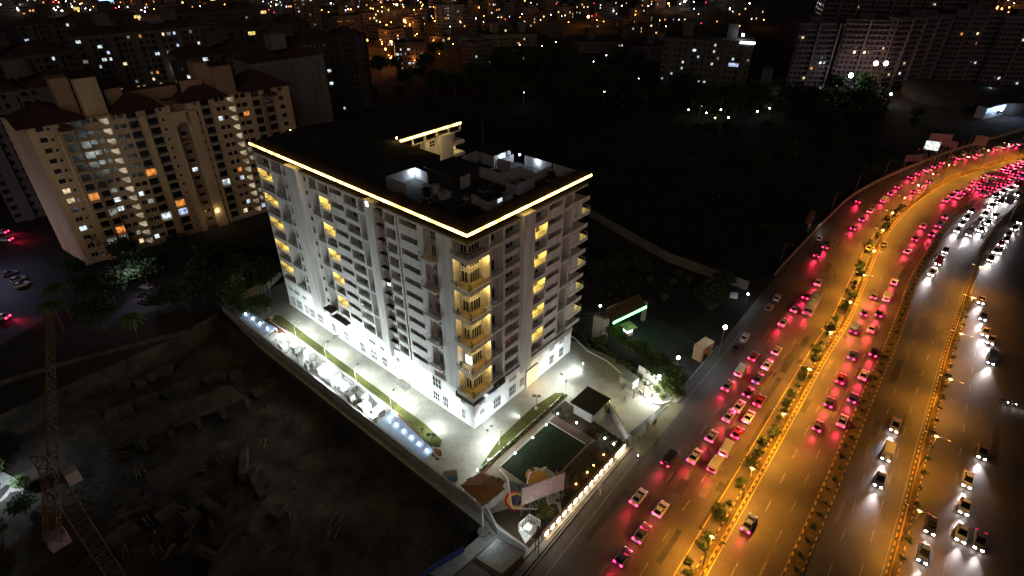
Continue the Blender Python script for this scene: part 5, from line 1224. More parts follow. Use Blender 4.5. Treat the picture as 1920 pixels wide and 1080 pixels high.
# roadside structures near the outer wall
q = G(1518,425); t = thing('shop_board', (q.x,q.y,0), heading(Vector((q.x,q.y)))+.1, 'long tilted shed front with white lit panels beside the outer wall', 'shed')
MB().box(-6,6,-.1,.1,1.2,3.4,mat('panel_dull',(.4,.42,.36),.7,.3,.7)).build('board', t); MB().box(-6.2,6.2,-.25,1.6,3.41,3.6,mat('panel_orange',(.42,.16,.06),.7,.1)).build('roof', t)
b = MB()
for i in range(6): b.box(-5.6+i*1.9,-4.3+i*1.9,-.16,-.104,1.6,3.0,FRAMEW)
b.build('panel', t); lamp('POINT',(0,-3.5,2.5),90,(.85,1,.8),t,.3)
for x in (-5,0,5): MB().box(x-.1,x+.1,.0+.11,.3,0,3.4,STEEL).build('post', t)
q = G(1375,555); t = thing('roadside_stall', (q.x,q.y,0), .4, 'tiny roadside stall with dark cover and white lamps at the field wall', 'stall')
MB().box(-1.6,1.6,-1.2,1.2,2.2,2.35,BLACKM).build('cover', t); MB().box(-1.4,1.4,-1,1,0,1,FRAMEW).build('counter', t)
for x in (-1.5,1.4): MB().box(x,x+.1,-1,-.9,1.003,2.2,STEEL).build('post', t)
# signs and hoardings along the curve
def hoarding(px, z, w, h, rz, m, label, lit=0):
    q = G(px[0],px[1],z); t = thing('hoarding', (q.x,q.y,0), rz, label, 'hoarding')
    MB().box(-.15,.15,-w/2,w/2,z-h/2,z+h/2,m).build('board', t); b = MB()
    for y in (-w/3,w/3): b.tube([(.25,y,0),(.25,y,z+h/2-.2)],.15,STEEL,6)
    b.tube([(.25,-w/2,z-h/3),(.25,w/2,z-h/3)],.1,STEEL,5); b.build('frame', t)
    if lit:
        MB().box(-.2,-.153,-w/2+.1,w/2-.1,z-h/2+.1,z+h/2-.1,emi('lit_sign',(.9,1,.97),1.5,.9)).build('sign_face', t)
HB = mat('hoarding_skin',(.42,.22,.25),.8,.1,.4)
hoarding((1748,273),10,5.5,4.0,.2,FRAMEW,'small brightly lit white sign board on a post by the curve',1)
hoarding((1764,258),13,9,3.4,.5,HB,'pinkish tilted hoarding above the bright sign'); hoarding((1778,269),11,7,2.8,-.1,HB,'lower pinkish hoarding right of the bright sign'); hoarding((1714,296),8,9,3.0,.9,mat('hoarding_dark',(.22,.12,.13),.8,.1,.4),'dim purplish hoarding left of the bright sign'); hoarding((1839,264),8,5,4.5,.2,mat('hoarding_tan',(.40,.24,.16),.8,.1,.4),'upright tan hoarding at the far end of the outer wall')
# little flag like boards along the wall top
for i in range(11):
    y = 305-i*3.6; p = G(xrow('W',y)-2,y-2); t = thing('wall_panel', (p.x,p.y,0), heading(Vector((p.x,p.y)))+.5, '%s tan board from the left along the wall top on the curve' % nth(i), 'board', 'tan boards standing along the curved wall')
    MB().box(-1.6,1.6,-.08,.08,1.6,3.6,MATS['hoarding_tan']).build('board', t); MB().box(-.1,.1,.083,.2,0,3.4,STEEL).build('post', t)

# ------------------------------------------------------------------ excavated site: slabs, columns, tower crane
def Gp(x, y, z=PITZ): return G(x, y, z)
t = thing('site_slab', (0,0,0), 0, 'long raw concrete deck on stub columns at the back of the dark site', 'slab')
A,B_,C_,D_ = G(210,842,0),G(462,745,0),G(430,722,0),G(188,806,0)
b = MB(); b.prism([(p.x,p.y) for p in (A,B_,C_,D_)], -.5, 0.02, CONCD); b.build('deck', t)
b = MB(); b.obox((A.x,A.y),(B_.x,B_.y),.3,.023,.5,CONCD); b.obox((A.x,A.y),(D_.x,D_.y),.3,.503,.8,CONCD); b.build('edge_beam', t)
for i in range(6):
    p = A+(B_-A)*(i/5); MB().box(p.x-.5,p.x+.5,p.y+.3,p.y+1.2,PITZ-.4,-.5,CONCD).build('column', t)
def block(px, w, l, z0, z1, rz, label, name='site_wall', cat='wall', m=CONCD):
    q = G(px[0],px[1],z1); t = thing(name, (q.x,q.y,0), rz, label, cat); MB().box(-w/2,w/2,-l/2,l/2,z0,z1,m).build('body', t)
    MB().box(-w/2+.15,w/2-.15,-l/2+.15,l/2-.15,z1+.003,z1+.25,PIT).build('top', t)
for a in (((330,880),9,7,-4.6,-2.7,.05,'square raised concrete pad in the middle of the dark site'),((360,965),2.2,2.6,-4.6,-2.6,.1,'single concrete pit cover below the square pad'),((395,945),1.6,5,-4.6,-2.6,.2,'narrow concrete block right of the pit cover'),((315,960),4,3,-4.6,-3.2,.1,'low concrete footing left of the pit cover'),
  ((430,1010),9,1.0,-4.6,-1.6,.45,'long bright edged site wall at the bottom of the dark site'),((385,1030),1.0,7,-4.6,-1.8,.3,'upright retaining wall piece near the bottom of the dark site'),((440,1045),8,5,-4.6,-2.2,.45,'big open topped concrete tank at the bottom of the dark site'),((520,960),2,3,-4.6,-3.0,.2,'lone concrete stub at the right of the dark site'),
  ((250,960),5,1.2,-4.6,-3.0,-.2,'short broken wall left of the middle of the dark site'),((455,860),1.5,9,-4.6,-2.4,-.5,'curved ramp wall piece under the deck end'),((480,905),1.5,8,-4.6,-2.6,-.2,'ramp wall piece continuing from the deck end'),((230,1000),5,4,-4.6,-3.3,.1,'low footing near the crane mast')):
    block(*a)
for i in range(26):
    x, y = rnd.uniform(180,640), rnd.uniform(830,1075)
    if x > 430+ (y-720)*1.0: continue
    q = G(x,y,PITZ); t = thing('timber_pile', (q.x,q.y,PITZ+.3), rnd.uniform(0,3), '%s scattered heap of planks and bars on the dark site floor' % nth(i), 'planks', 'heaps of planks and bars on the dark site')
    b = MB()
    for k in range(7): s = rnd.uniform(-.8,.8); b.tube([(-1.6,s,.2+k*.07),(1.5,s+rnd.uniform(-.5,.5),.2+k*.07)],.07,CONCD if k%2 else BARK,4)
    b.build('plank', t)
rb = MB(); r6 = random.Random(8)
for i in range(2600):
    x, y = r6.uniform(120,760), r6.uniform(740,1079); q = G(x,y,PITZ); s = r6.uniform(.08,.4)*(2 if r6.random() < .06 else 1)
    if q.x > -19: continue
    v = [Vector((r6.uniform(-1,1),r6.uniform(-1,1),r6.uniform(-.4,1)))*s+Vector((q.x,q.y,PITZ+.3)) for _ in range(4)]; rb.add(v, [(0,1,2),(0,2,3),(0,3,1),(1,3,2)], CONCD if r6.random() < .4 else PIT)
o = rb.build('rubble'); tag(o, 'loose rubble strewn over the floor of the dark excavated site', 'rubble', None, 'stuff')
# earth berms
b = MB()
for i,(x0,y0,x1,y1) in enumerate(((300,790,640,680),(200,770,560,660),(60,780,330,690))):
    pts = [G(x0+(x1-x0)*k/14, y0+(y1-y0)*k/14+rnd.uniform(-6,6), PITZ) for k in range(15)]
    for a, c in zip(pts, pts[1:]):
        d = (c-a); n = Vector((-d.y,d.x,0)).normalized()*2.2; h = Vector((0,0,1.2+rnd.uniform(-.3,.3)))
        b.add([a-n,c-n,c+h,a+h,c+n,a+n],[(0,1,2,3),(3,2,4,5)],PIT)
struct(b.build('terrain'))
def lattice(b, a, c, w, m, seg, r=.09, tri=False):
    a = Vector(a); c = Vector(c); d = (c-a).normalized(); s = d.cross(Vector((0,0,1)))
    if s.length < .1: s = Vector((1,0,0))
    s.normalize(); u_ = s.cross(d)
    cs = [s*w/2+u_*-w/2, -s*w/2+u_*-w/2, u_*w/2] if tri else [s*w/2+u_*w/2, -s*w/2+u_*w/2, -s*w/2-u_*w/2, s*w/2-u_*w/2]
    for o_ in cs: b.tube([a+o_, c+o_], r, m, 4)
    n = len(cs)
    for i in range(seg):
        p = a+(c-a)*i/seg; q = a+(c-a)*(i+1)/seg
        for k in range(n):
            o1, o2 = cs[k], cs[(k+1)%n]
            if i % 2: o1, o2 = o2, o1
            b.tube([p+o1, q+o2], r*.6, m, 3); b.tube([p+cs[k], p+cs[(k+1)%n]], r*.5, m, 3)
HC = 28
pc = G(103,905,HC); t = thing('tower_crane', (pc.x,pc.y,PITZ), 0, 'tall yellow lattice tower crane with white cab at the left of the dark site', 'crane')
z0 = HC-PITZ
b = MB(); lattice(b,(0,0,0),(0,0,z0),1.9,CRANEY,26); b.build('mast', t)
tip = G(95,592,HC)-pc; tip.z = 0; jd = tip.normalized()
b = MB(); lattice(b, jd*1.5+Vector((0,0,z0+1.2)), tip+Vector((0,0,z0+1.2)), 1.25, CRANEY, 34, .08, True); b.build('jib', t)
b = MB(); lattice(b, -jd*1.0+Vector((0,0,z0+1.2)), -jd*11+Vector((0,0,z0+1.2)), 1.3, CRANEY, 8, .08); b.build('counter_jib', t)
b = MB(); lattice(b, (0,0,z0+.5),(0,0,z0+6), 1.3, CRANEY, 5, .08); b.tube([(0,0,z0+6),jd*24+Vector((0,0,z0+1.9))],.05,CRANEY,4); b.tube([(0,0,z0+6),-jd*10+Vector((0,0,z0+1.9))],.05,CRANEY,4); b.build('tower_head', t)
sd_ = jd.cross(Vector((0,0,1))).normalized(); cb = sd_*1.7+jd*.8+Vector((0,0,z0-.6))
b = MB(); b.box(cb.x-.75,cb.x+.75,cb.y-.75,cb.y+.75,cb.z-.9,cb.z+1.0,FRAMEW); b.box(cb.x-.78,cb.x-.753,cb.y-.3,cb.y+.35,cb.z-.1,cb.z+.6,GLASSD); b.build('cab', t)
cw = -jd*9.5+Vector((0,0,z0+.2)); MB().box(cw.x-1,cw.x+1,cw.y-.8,cw.y+.8,cw.z-1.4,cw.z+.4,mat('counterweight',(.36,.30,.34),.8,.1)).build('counterweight', t)

# ------------------------------------------------------------------ housing complex on the left
def fac(o, ang):
    c, s = math.cos(ang), math.sin(ang)
    return lambda u,d,z: (o[0]+u*c-d*s, o[1]+u*s+d*c, z)
def hiproof(b, u0,u1,d0,d1,z,h,m,ov=.7):
    u0-=ov;u1+=ov;d0-=ov;d1+=ov; w = (d1-d0)/2 if (d1-d0) < (u1-u0) else (u1-u0)/2
    if (d1-d0) < (u1-u0): r0=(u0+w,(d0+d1)/2,z+h); r1=(u1-w,(d0+d1)/2,z+h)
    else: r0=((u0+u1)/2,d0+w,z+h); r1=((u0+u1)/2,d1-w,z+h)
    vs=[(u0,d0,z),(u1,d0,z),(u1,d1,z),(u0,d1,z),r0,r1]
    fs=[(0,1,5,4),(1,2,5),(2,3,4,5),(3,0,4)] if (d1-d0)<(u1-u0) else [(0,1,4),(1,2,5,4),(2,3,5),(3,0,4,5)]
    b.add(vs, fs+[(3,2,1,0)], m)
CBO = (-29.6,137.8); CBA = R(-4.7); XC = fac(CBO, CBA)
t = thing('cream_apartment_block', (0,0,0), 0, 'broad cream apartment block with brown tiled hip roofs and many lit windows', 'building')
b = MB(XC); b.prism([(0,0),(36,0),(36,17),(-3.2,18)],0,42.6,CREAM); b.box(40.6,74.8,0,17,0,42.6,CREAM)
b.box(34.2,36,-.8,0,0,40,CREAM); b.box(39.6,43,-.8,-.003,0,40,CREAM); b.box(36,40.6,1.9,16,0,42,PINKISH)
b.box(5.6,6.6,-1.1,-.003,0,39.5,CREAM); b.box(26.7,28.6,-1.0,-.003,0,41,CREAM); b.box(64.3,64.9,-1,-.003,0,40,PINKISH); b.box(43.9,44.5,-.7,-.003,0,41,CREAM)
for u0,u1 in ((6.8,10.0),(10.3,13.0)): b.box(u0,u1,-.9,-.003,0,40.5 if u0<8 else 38.8,CREAM)
b.build('wall', t)
b = MB(XC); 
for k in range(12): a0 = math.pi*k/12; a1 = math.pi*(k+1)/12; b.add([(38.3-2.4*math.cos(a0),-.8,35+2.0*math.sin(a0)),(38.3-2.4*math.cos(a1),-.8,35+2.0*math.sin(a1)),(38.3-2.4*math.cos(a1),-.8,40),(38.3-2.4*math.cos(a0),-.8,40),(38.3-2.4*math.cos(a0),.5,35+2.0*math.sin(a0)),(38.3-2.4*math.cos(a1),.5,35+2.0*math.sin(a1))],[(0,3,2,1),(0,1,5,4)],CREAM)
b.box(35.6,41,-.9,.6,40.0,40.4,CREAM); b.box(35.9,40.7,0.0,1.9,30.3,30.9,PINKISH); b.build('arch', t)
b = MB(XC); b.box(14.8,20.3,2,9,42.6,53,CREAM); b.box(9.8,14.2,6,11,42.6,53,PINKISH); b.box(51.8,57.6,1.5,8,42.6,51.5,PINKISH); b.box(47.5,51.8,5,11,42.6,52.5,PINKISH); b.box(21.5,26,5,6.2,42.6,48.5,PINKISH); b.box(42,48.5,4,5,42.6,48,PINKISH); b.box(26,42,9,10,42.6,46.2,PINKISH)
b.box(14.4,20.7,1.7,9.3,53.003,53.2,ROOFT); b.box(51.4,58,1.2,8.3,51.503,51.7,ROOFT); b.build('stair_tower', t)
b = MB(XC); hiproof(b,-1.6,13.5,-.3,17.5,42.7,4.5,ROOFT); hiproof(b,21,34,-.3,10,42.5,4.2,ROOFT); hiproof(b,40,53.5,-.3,10,42.5,4.4,ROOFT); hiproof(b,59,75,-.3,17,43.0,5,ROOFT); hiproof(b,22,46,11,17.2,43.2,3,ROOFT,.3)
hiproof(b,6.8,10,-2.2,-.2,41,1.4,ROOFT,.3); hiproof(b,65,69.5,-2.0,-.2,40.6,1.3,ROOFT,.3); b.build('roof', t)
FLR = [1.2+3.0*k for k in range(14)]
cnt = [0]; rest = MB(XC)
def bwin(xf, u, w, z, h, parent, lit, d=-.02, frame=True):
    cnt[0] += 1
    m = GLASSD if lit is None else lit
    if cnt[0] <= 100 or lit is not None and cnt[0] < 100:
        b = MB(xf); b.box(u-w/2,u+w/2,d-.06,d,z,z+h,m)
        if frame: b.box(u-.04,u+.04,d-.1,d-.063,z,z+h,FRAMEW); b.box(u-w/2-.1,u+w/2+.1,d-.25,d-.0,z-.12,z-.003,FRAMEW)
        b.build('window', parent)
    else: rest.box(u-w/2,u+w/2,d-.06,d,z,z+h,m); rest.box(u-w/2-.1,u+w/2+.1,d-.2,d-.0,z-.12,z-.003,FRAMEW)
COLS = [(2.8,1.7,'w'),(4.7,.7,'s'),(8.4,2.4,'b'),(11.6,2.2,'b'),(13.9,1.6,'w'),(16.0,1.1,'w'),(20.6,1.2,'w'),(22.4,1.5,'w'),(25.2,2.6,'b'),(30.4,2.6,'b'),(33.2,.6,'s'),(43.35,.6,'s'),(46.2,2.4,'b'),(50.0,1.2,'w'),(51.8,1.1,'w'),(56.6,1.2,'w'),(58.6,1.7,'w'),(62.6,2.4,'b'),(67.0,2.6,'b'),(71.4,1.6,'w'),(38.3,1.6,'in')]
lits = {}
for k,z in enumerate(FLR):
    for u,w,ty in COLS:
        r = rnd.random(); lit = None
        pl = .22 if k < 8 else .13
        if ty != 's' and r < pl: lit = rnd.choice([LITC[0],LITC[0],LITC[0],LITC[4],LITC[4],LITC[1],LITC[3],LITC[2]] if u > 4 else [LITC[0],LITC[1]])
        if ty in ('w','s'): bwin(XC,u,w,z+1.0,1.3 if ty=='w' else .8,t,lit)
        elif ty == 'b':
            d = -.92 if u < 13 else -.02
            bwin(XC,u,w,z+.5,2.0,t,lit,d,False)
        elif ty == 'in' and k < 11: bwin(XC,u,w,z+1.0,1.2,t,lit,1.88)
    for u,w,ty in COLS:
        if ty == 'b':
            d = -.95 if u < 13 else 0; b = MB(XC)
            b.box(u-w/2-.15,u+w/2+.15,d-1.1,d-.05,z+.1,z+.3,CREAM); b.box(u-w/2-.15,u+w/2+.15,d-1.1,d-1.05,z+1.15,z+1.2,RAILM)
            for i in range(7): uu = u-w/2-.1+i*(w+.15)/6; b.box(uu,uu+.04,d-1.1,d-1.06,z+.3,z+1.15,RAILM)
            b.build('balcony', t)
    # stair windows glow on every floor
    for u in (18.1,54.4):
        b = MB(XC); zz = z-.2; b.add([(u-1.0,-.06,zz+.2),(u+1.0,-.06,zz+.2),(u+1.0,-.06,zz+1.9),(u-1.0,-.06,zz+1.9)],[(0,1,2,3)],STAIRL); b.box(u-1.1,u+1.1,-.14,-.0,zz+1.95,zz+2.1,CREAM); b.add([(u-1.0,-.065,zz+.2),(u+.2,-.065,zz+.2),(u-1.0,-.065,zz+1.3)],[(0,1,2)],CREAM); b.build('stair_window', t)
o = rest.build('window', t); o['kind'] = 'stuff'
lamp('POINT', XC(38.3,-1.6,4.5), 60, (1,.85,.5), t, .2); o = MB(XC); o.ball((40.5,-1.4,6.0),.35,emi('bulb_warm',(1,.75,.3),30)).build('lamp', t)
# generic neighbour blocks
def aptblock(label, o, ang, w, d, h, wallm, plit, name='apartment_block', roofs=True, ncol=None, side=True, lits=LITC, seed=1, fh=3.0, yellow_top=False, blank=False):
    r = random.Random(seed); xf = fac(o, R(ang)); t = thing(name, (0,0,0), 0, label, 'building')
    b = MB(xf); b.box(0,w,0,d,0,h,wallm)
    nb = max(2, int(w/9))
    for i in range(nb): u = w*(i+.5)/nb; b.box(u-1.1,u+1.1,-.9,-.003,0,h-1.5,wallm)
    b.build('wall', t); b = MB(xf)
    if roofs:
        n = max(1, round(w/18))
        for i in range(n): hiproof(b, w*i/n+.5, w*(i+1)/n-.5, 0, d, h+.05, 4, ROOFT, .4)
    else: b.box(-.3,w+.3,-.3,d+.3,h+.003,h+.5,ROOFD)
    b.build('roof', t); b = MB(xf)
    for i in range(max(1,int(w/25))): u = w*(i+.5)/max(1,int(w/25)); MB(xf).box(u-3,u+3,d*.3,d*.7,h+(3 if roofs else .51),h+8.5,wallm).build('stair_tower', t)
    if yellow_top: MB(xf).box(w*.5-1.5,w*.5+1.5,d*.3-.1,d*.3-.03,h+5.2,h+6.6,LITY).build('lit_window', t)
    if blank: return t
    nf = int((h-1)/fh); nc = ncol or int(w/2.6); rs = MB(xf); n = 0
    for k in range(nf):
        for c in range(nc):
            u = (c+.5)*w/nc; z = 1.2+k*fh
            if any(abs(u-w*(i+.5)/nb) < 1.3 for i in range(nb)): continue
            L = r.random() < plit; ww = .9 if c%3 else 1.6
            if L and n < 90:
                n += 1; MB(xf).box(u-ww*.6,u+ww*.6,-.08,-.01,z+.7,z+2.0,r.choice(lits)).build('lit_window', t)
            else: rs.box(u-ww*.6,u+ww*.6,-.06,-.01,z+.7,z+2.0,GLASSD); rs.box(u-ww*.6-.15,u+ww*.6+.15,-.6 if c%3==0 else -.2,-.01,z+.45,z+.6,wallm)
    if side:
        for k in range(nf):
            for c in range(int(d/4)): rs.box(-.06,-.01,2+c*4,3.2+c*4,1.9+k*fh,3.1+k*fh,GLASSD)
    o = rs.build('window', t); o['kind'] = 'stuff'; return t
aptblock('grey windowless tower behind the right end of the cream block', (48,163.5), -4.7, 31, 16, 45, mat('tower_grey',(.19,.17,.16),.9,.15,.2), 0, blank=True, seed=3)
aptblock('dark block with hip roofs directly behind the left end of the cream block', (-36,190), -4.7, 38, 16, 43, GREYW, .02, seed=4)
aptblock('distant block with the most white lit windows, left of centre', (26,290), -6, 62, 18, 44, GREYW, .3, seed=5, lits=[LITC[0],LITC[0],LITC[0],LITC[4],LITC[3],LITC[2],LITC[1]], yellow_top=True)
aptblock('dark long block with few lights behind the cream block stair tower', (40,205), -6, 66, 18, 43, DIMW, .05, seed=6, lits=[LITC[0],LITC[4]], yellow_top=True)
aptblock('dark block with a wide hip roof at the far left edge', (-30,255), -6, 44, 18, 44, DIMW, .05, seed=7)
aptblock('shadowed block in the third row of the complex with a yellow roof window', (88,262), -6, 46, 18, 44, DIMW, .05, seed=8, lits=[LITC[0],LITC[4]], yellow_top=True)
aptblock('shadowed far block in the last row of the complex, left', (20,360), -6, 60, 18, 43, DIMW, .06, seed=9, yellow_top=True)
aptblock('shadowed far block in the last row of the complex, right', (96,345), -6, 52, 18, 44, DIMW, .05, seed=10, lits=[LITC[0],LITC[4]], yellow_top=True)
aptblock('dim block at the right end of the complex with a red roof lamp', (112,225), -6, 34, 16, 40, DIMW, .04, seed=12, lits=[LITC[0]])
lamp('POINT',(66,284,24),300,(1,.9,.6),None,.3).name='courtyard_light'; lamp('POINT',(62,258,6),400,(.95,.9,.7),None,.4).name='courtyard_light'
lamp('POINT',(-52,150,10),3500,(.62,.6,1),None,1).name='lane_light'; lamp('POINT',(-26,106,9),1300,(.75,.72,1),None,1).name='lane_light'
sheet('lane', [(-80,60+40),(-36,118),(-36,200),(-60,240),(-120,240)], .04, ASPH2)
sheet('courtyard', [(-40,98),(-14,95),(-8,112),(-36,118)], .045, ASPH2)
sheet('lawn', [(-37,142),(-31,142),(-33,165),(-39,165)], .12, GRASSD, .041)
q = G(12,930,PITZ); lamp('POINT',(q.x,q.y,1.6),3600,(.72,.88,1),None,.4).name='site_light'
sheet('concrete_apron', [G(0,880,-3.0),G(40,900,-3.0),G(45,950,-3.0),G(0,975,-3.0),G(-40,950,-3.0),G(-40,900,-3.0)], -3.6, CONC, -4.6)
# ------------------------------------------------------------------ right hand side: office, towers, hall
t0 = aptblock('white cornered office block with scattered lit windows beside the dark wood', (287,112), -68, 52, 28, 34, mat('office_grey',(.07,.07,.075),.8,.1,.3), .13, 'office_building', False, 18, True, [LITC[0],LITC[0],LITC[4],LITC[3]], 21, 3.6)
xo = fac((287,112), R(-68)); MB(xo).box(44,52.4,-.5,-.05,33.2,34.3,emi('parapet_light',(.95,.97,1),9)).build('light_strip', t0); MB(xo).box(40,46,-.2,-.1,20,22,LITC[3]).build('lit_sign', t0)
lamp('POINT', xo(45,6,38), 500, (.9,.95,1), t0, .4); MB(xo).ball((45,6,37),.8,BULBW).build('roof_lamp', t0)
aptblock('low annexe with a lit first floor at the foot of the office block', (300,58), -68, 16, 20, 12, mat('office_grey',(.3,.3,.3)), .35, 'office_annexe', False, 8, True, [LITC[0],LITC[4]], 22, 3.6)
TW = mat('tower_wall', (.06,.05,.062), .9, .15, .1); TW2 = mat('tower_slab', (.115,.085,.105), .9, .15, .2)  # purple cast of the red road light is put into these colours
def tower(label, o, ang, w, d, h, seed, z0=0, nl=4):
    r = random.Random(seed); xf = fac(o, R(ang)); t = thing('high_rise', (0,0,0), 0, label, 'building'); MB(xf).box(0,w,0,d,z0,h,TW).build('wall', t)
    nf = int(h/3.1)
    for j in range(max(2,int(w/11))):
        n_ = max(2,int(w/11)); u0 = w*j/n_+.8; u1 = w*(j+1)/n_-1.6; b = MB(xf)
        for k in range(nf): b.box(u0,u1,-1.6,-.003,k*3.1+2.6,k*3.1+2.85,TW2); b.box(u0,u1,-1.6,-1.5,k*3.1+2.85,k*3.1+3.35,TW2)
        b.build('balcony_stack', t); b = MB(xf); b.box(u1+.1,u1+1.3,-2.2,-.003,0,h+1,TW2); b.build('fin', t)
    b = MB(xf); b.box(-.3,w+.3,-.3,d+.3,h+.003,h+.6,TW2); b.box(w*.3,w*.6,d*.3,d*.7,h+.6,h+4,TW); b.build('roof', t)
    b = MB(xf)
    for k in range(nf):
        for c in range(int(w/3)): b.box(c*3+.8,c*3+2.2,-.05,-.004,k*3.1+.8,k*3.1+2.4,GLASSD)
        for c in range(int(d/4)): b.box(-.05,-.004,c*4+1,c*4+2.6,k*3.1+.9,k*3.1+2.3,GLASSD)
    o_ = b.build('window', t); o_['kind'] = 'stuff'
    for i in range(nl):
        u = r.uniform(2,w-2); k = r.randrange(nf); MB(xf).box(u-.7,u+.7,-1.9,-1.65,k*3.1+.9,k*3.1+2.3,r.choice([LITC[1],LITC[0],LITC[2]])).build('lit_window', t)
    return t
TL = [(1470,168),(1545,168),(1640,172),(1740,160),(1830,158),(1925,160)]
TP = [G(*p) for p in TL]
names = ['leftmost','second','third','fourth','right hand']
for i in range(5):
    a, c = TP[i], TP[i+1]; a2 = Vector((a.x+(i%2)*6,a.y)); d = Vector((c.x-a.x,c.y-a.y)); L = d.length*.94
    tower('%s of the five mid height towers along the far side of the dark wood' % names[i], (a2.x,a2.y), math.degrees(math.atan2(d.y,d.x)), L, 16, (40,42,44,46,43)[i], 30+i)
tower('tall dark tower rising out of frame left of the pair at the upper right', (G(1478,150).x+40,G(1478,150).y), -63, 56, 24, 125, 41, nl=2)
tower('tall dark tower rising out of frame in the middle of the upper right', (G(1640,140).x+40,G(1640,140).y), -58, 60, 24, 125, 42, nl=2)
q = G(1600,148); 
for px,e,col,lab,m_ in (((1583,181),2000,(.6,.75,1),'bluish floodlamp at the foot of the far towers',BULBC),((1622,180),1600,(1,.6,.4),'left orange floodlamp on the far tower site',emi('bulb_peach',(1,.62,.42),60)),((1640,180),1800,(1,.6,.4),'right orange floodlamp on the far tower site',MATS['bulb_peach']),((1664,195),700,(.9,.95,1),'white lamp by the flat path before the towers',BULBW),((1848,185),900,(.6,.8,1),'bluish lamp under the entrance canopy of the right hand tower',BULBC)):
    bulb_pole(px,{181:13,180:20}.get(px[1],6),e,col,lab,m_,1.3 if px[1] in (180,181) else .6,'floodlamp',1)
# low oval hall and blue lit pavilion
cH = (G(1745,190)+G(1860,190))/2; t = thing('low_hall', (0,0,0), 0, 'low dark hall with an oval roof in front of the towers', 'building')
b = MB(); n = 28; b.prism([(cH.x+28*math.cos(k*2*math.pi/n), cH.y+34*math.sin(k*2*math.pi/n)) for k in range(n)], 0, 6, DIMW); b.build('wall', t)
b = MB(); b.prism([(cH.x+29*math.cos(k*2*math.pi/n), cH.y+35*math.sin(k*2*math.pi/n)) for k in range(n)], 6.003, 6.8, ROOFD); b.build('roof', t)
a = G(1838,212,3); c = G(1903,196,3); t = thing('blue_lit_pavilion', (0,0,0), 0, 'long pavilion glowing blue white by the far curve of the road', 'building')
b = MB(); b.obox((a.x,a.y),(c.x,c.y),5,0,6.5,mat('pav_wall',(.5,.55,.62),.7,.1)); b.build('wall', t)
dv = (c-a).normalized(); nv = Vector((dv.y,-dv.x,0))
if (Vector((CX,CY,0))-a).dot(nv) < 0: nv = -nv
b = MB(); b.obox((a.x+nv.x*2.65,a.y+nv.y*2.65),(c.x+nv.x*2.65,c.y+nv.y*2.65),.1,3.2,6.0,emi('lit_blue_face',(.35,.6,1),3.2,.15)); b.build('lit_face', t)
b = MB()
for i in range(8):
    p = a+(c-a)*(.35+i*.08)+nv*2.75; q = p+(c-a)*.045; b.obox((p.x,p.y),(q.x,q.y),.08,1.0,3.0,GLASSD)
b.build('window', t); b = MB(); b.obox((a.x,a.y),(c.x,c.y),6.2,6.503,6.9,ROOFD); b.build('roof', t)
p = (a+c)/2+nv*9; lamp('POINT',(p.x,p.y,5),2200,(.5,.65,1),t,1)
for px,lab in (((1870,222),'left bluish lamp beside the blue lit pavilion'),((1908,209),'right bluish lamp beside the blue lit pavilion')): bulb_pole(px,5,700,(.6,.7,1),lab,BULBW,.7)
# ------------------------------------------------------------------ trees, hedges, the dark wood
def trow(items, label, group, cat='tree'):
    for i,(px,k,s) in enumerate(items):
        q = G(*px); put(PT[k], q.x, q.y, 0, s, ('%s ' % nth(i))+label, group, cat)
trow([((250+32*i+rnd.uniform(-8,8), 505+rnd.uniform(-30,40)), rnd.choice((0,1,1)), rnd.uniform(.8,1.15)) for i in range(9)]+[((300+28*i, 590+rnd.uniform(-25,30)-i*3), rnd.choice((0,1)), rnd.uniform(.7,1.0)) for i in range(8)], 'dark tree in the mass between the cream block and the yard', 'dark trees between the cream block and the yard')
trow([((190,480),1,1.0),((170,560),0,1.0),((225,560),1,.9),((200,620),1,1.0),((150,520),0,.8),((455,505),1,.9),((500,500),1,.8),((405,500),0,1.1)], 'dark tree at the foot of the cream block', 'dark trees at the foot of the cream block')
put(PT[2], G(458,556).x, G(458,556).y, 0, 1.0, 'light green tree catching the yard lights beside the caged shed', 'x', 'tree')
put(PT[2], G(490,545).x, G(490,545).y, 0, .8, 'smaller lit tree right of the light green one by the far yard wall', 'x', 'tree')
put(PT[2], G(528,520).x, G(528,520).y, 0, .9, 'lit tree squeezed against the far end of the white building', 'x', 'tree')
lamp('POINT', (-6,86,5), 160, (.9,1,.75), None, .4).name='tree_light'
# entrance side planting
trow([((1150,640),3,1.2),((1165,650),2,.7),((1182,662),3,1.1),((1128,650),3,.9),((1200,668),2,.8),((1215,680),3,1.0),((1232,690),2,.7)], 'green tree on the strip beside the side road', 'trees on the strip between the yard and side road')
trow([((1225,712),0,.62),((1240,700),2,1.0),((1252,720),0,.7),((1263,728),2,1.0),((1245,735),3,1.0),((1255,745),3,.9),((1270,748),3,.8)], 'tree from the booth side in the dark clump by the gate', 'dark tree clump by the gate')
for i in range(26):
    f = i/25; p = Vector((41.5,6.5))*(1-f)+Vector((34.0,-25.5))*f; dx = 1.0+.9*math.sin(f*3.1); put(PY_ if i%3 else PS[0], p.x+dx+rnd.uniform(-.5,.6), p.y+rnd.uniform(-.5,.5), .03, rnd.uniform(.8,1.3), '%s bush from the far corner along the curved yard kerb' % nth(i), 'bushes along the curved kerb', 'bush')
for i in range(44):
    x = -7.5+28*i/43; put((PS[0],PY_,PS[1])[i%3], x+rnd.uniform(-.2,.2), -8.45+rnd.uniform(-.15,.15), .1, rnd.uniform(.42,.66), '%s clipped bush from the pavilion end of the garden hedge' % nth(i), 'clipped hedge bushes by the garden path', 'bush')
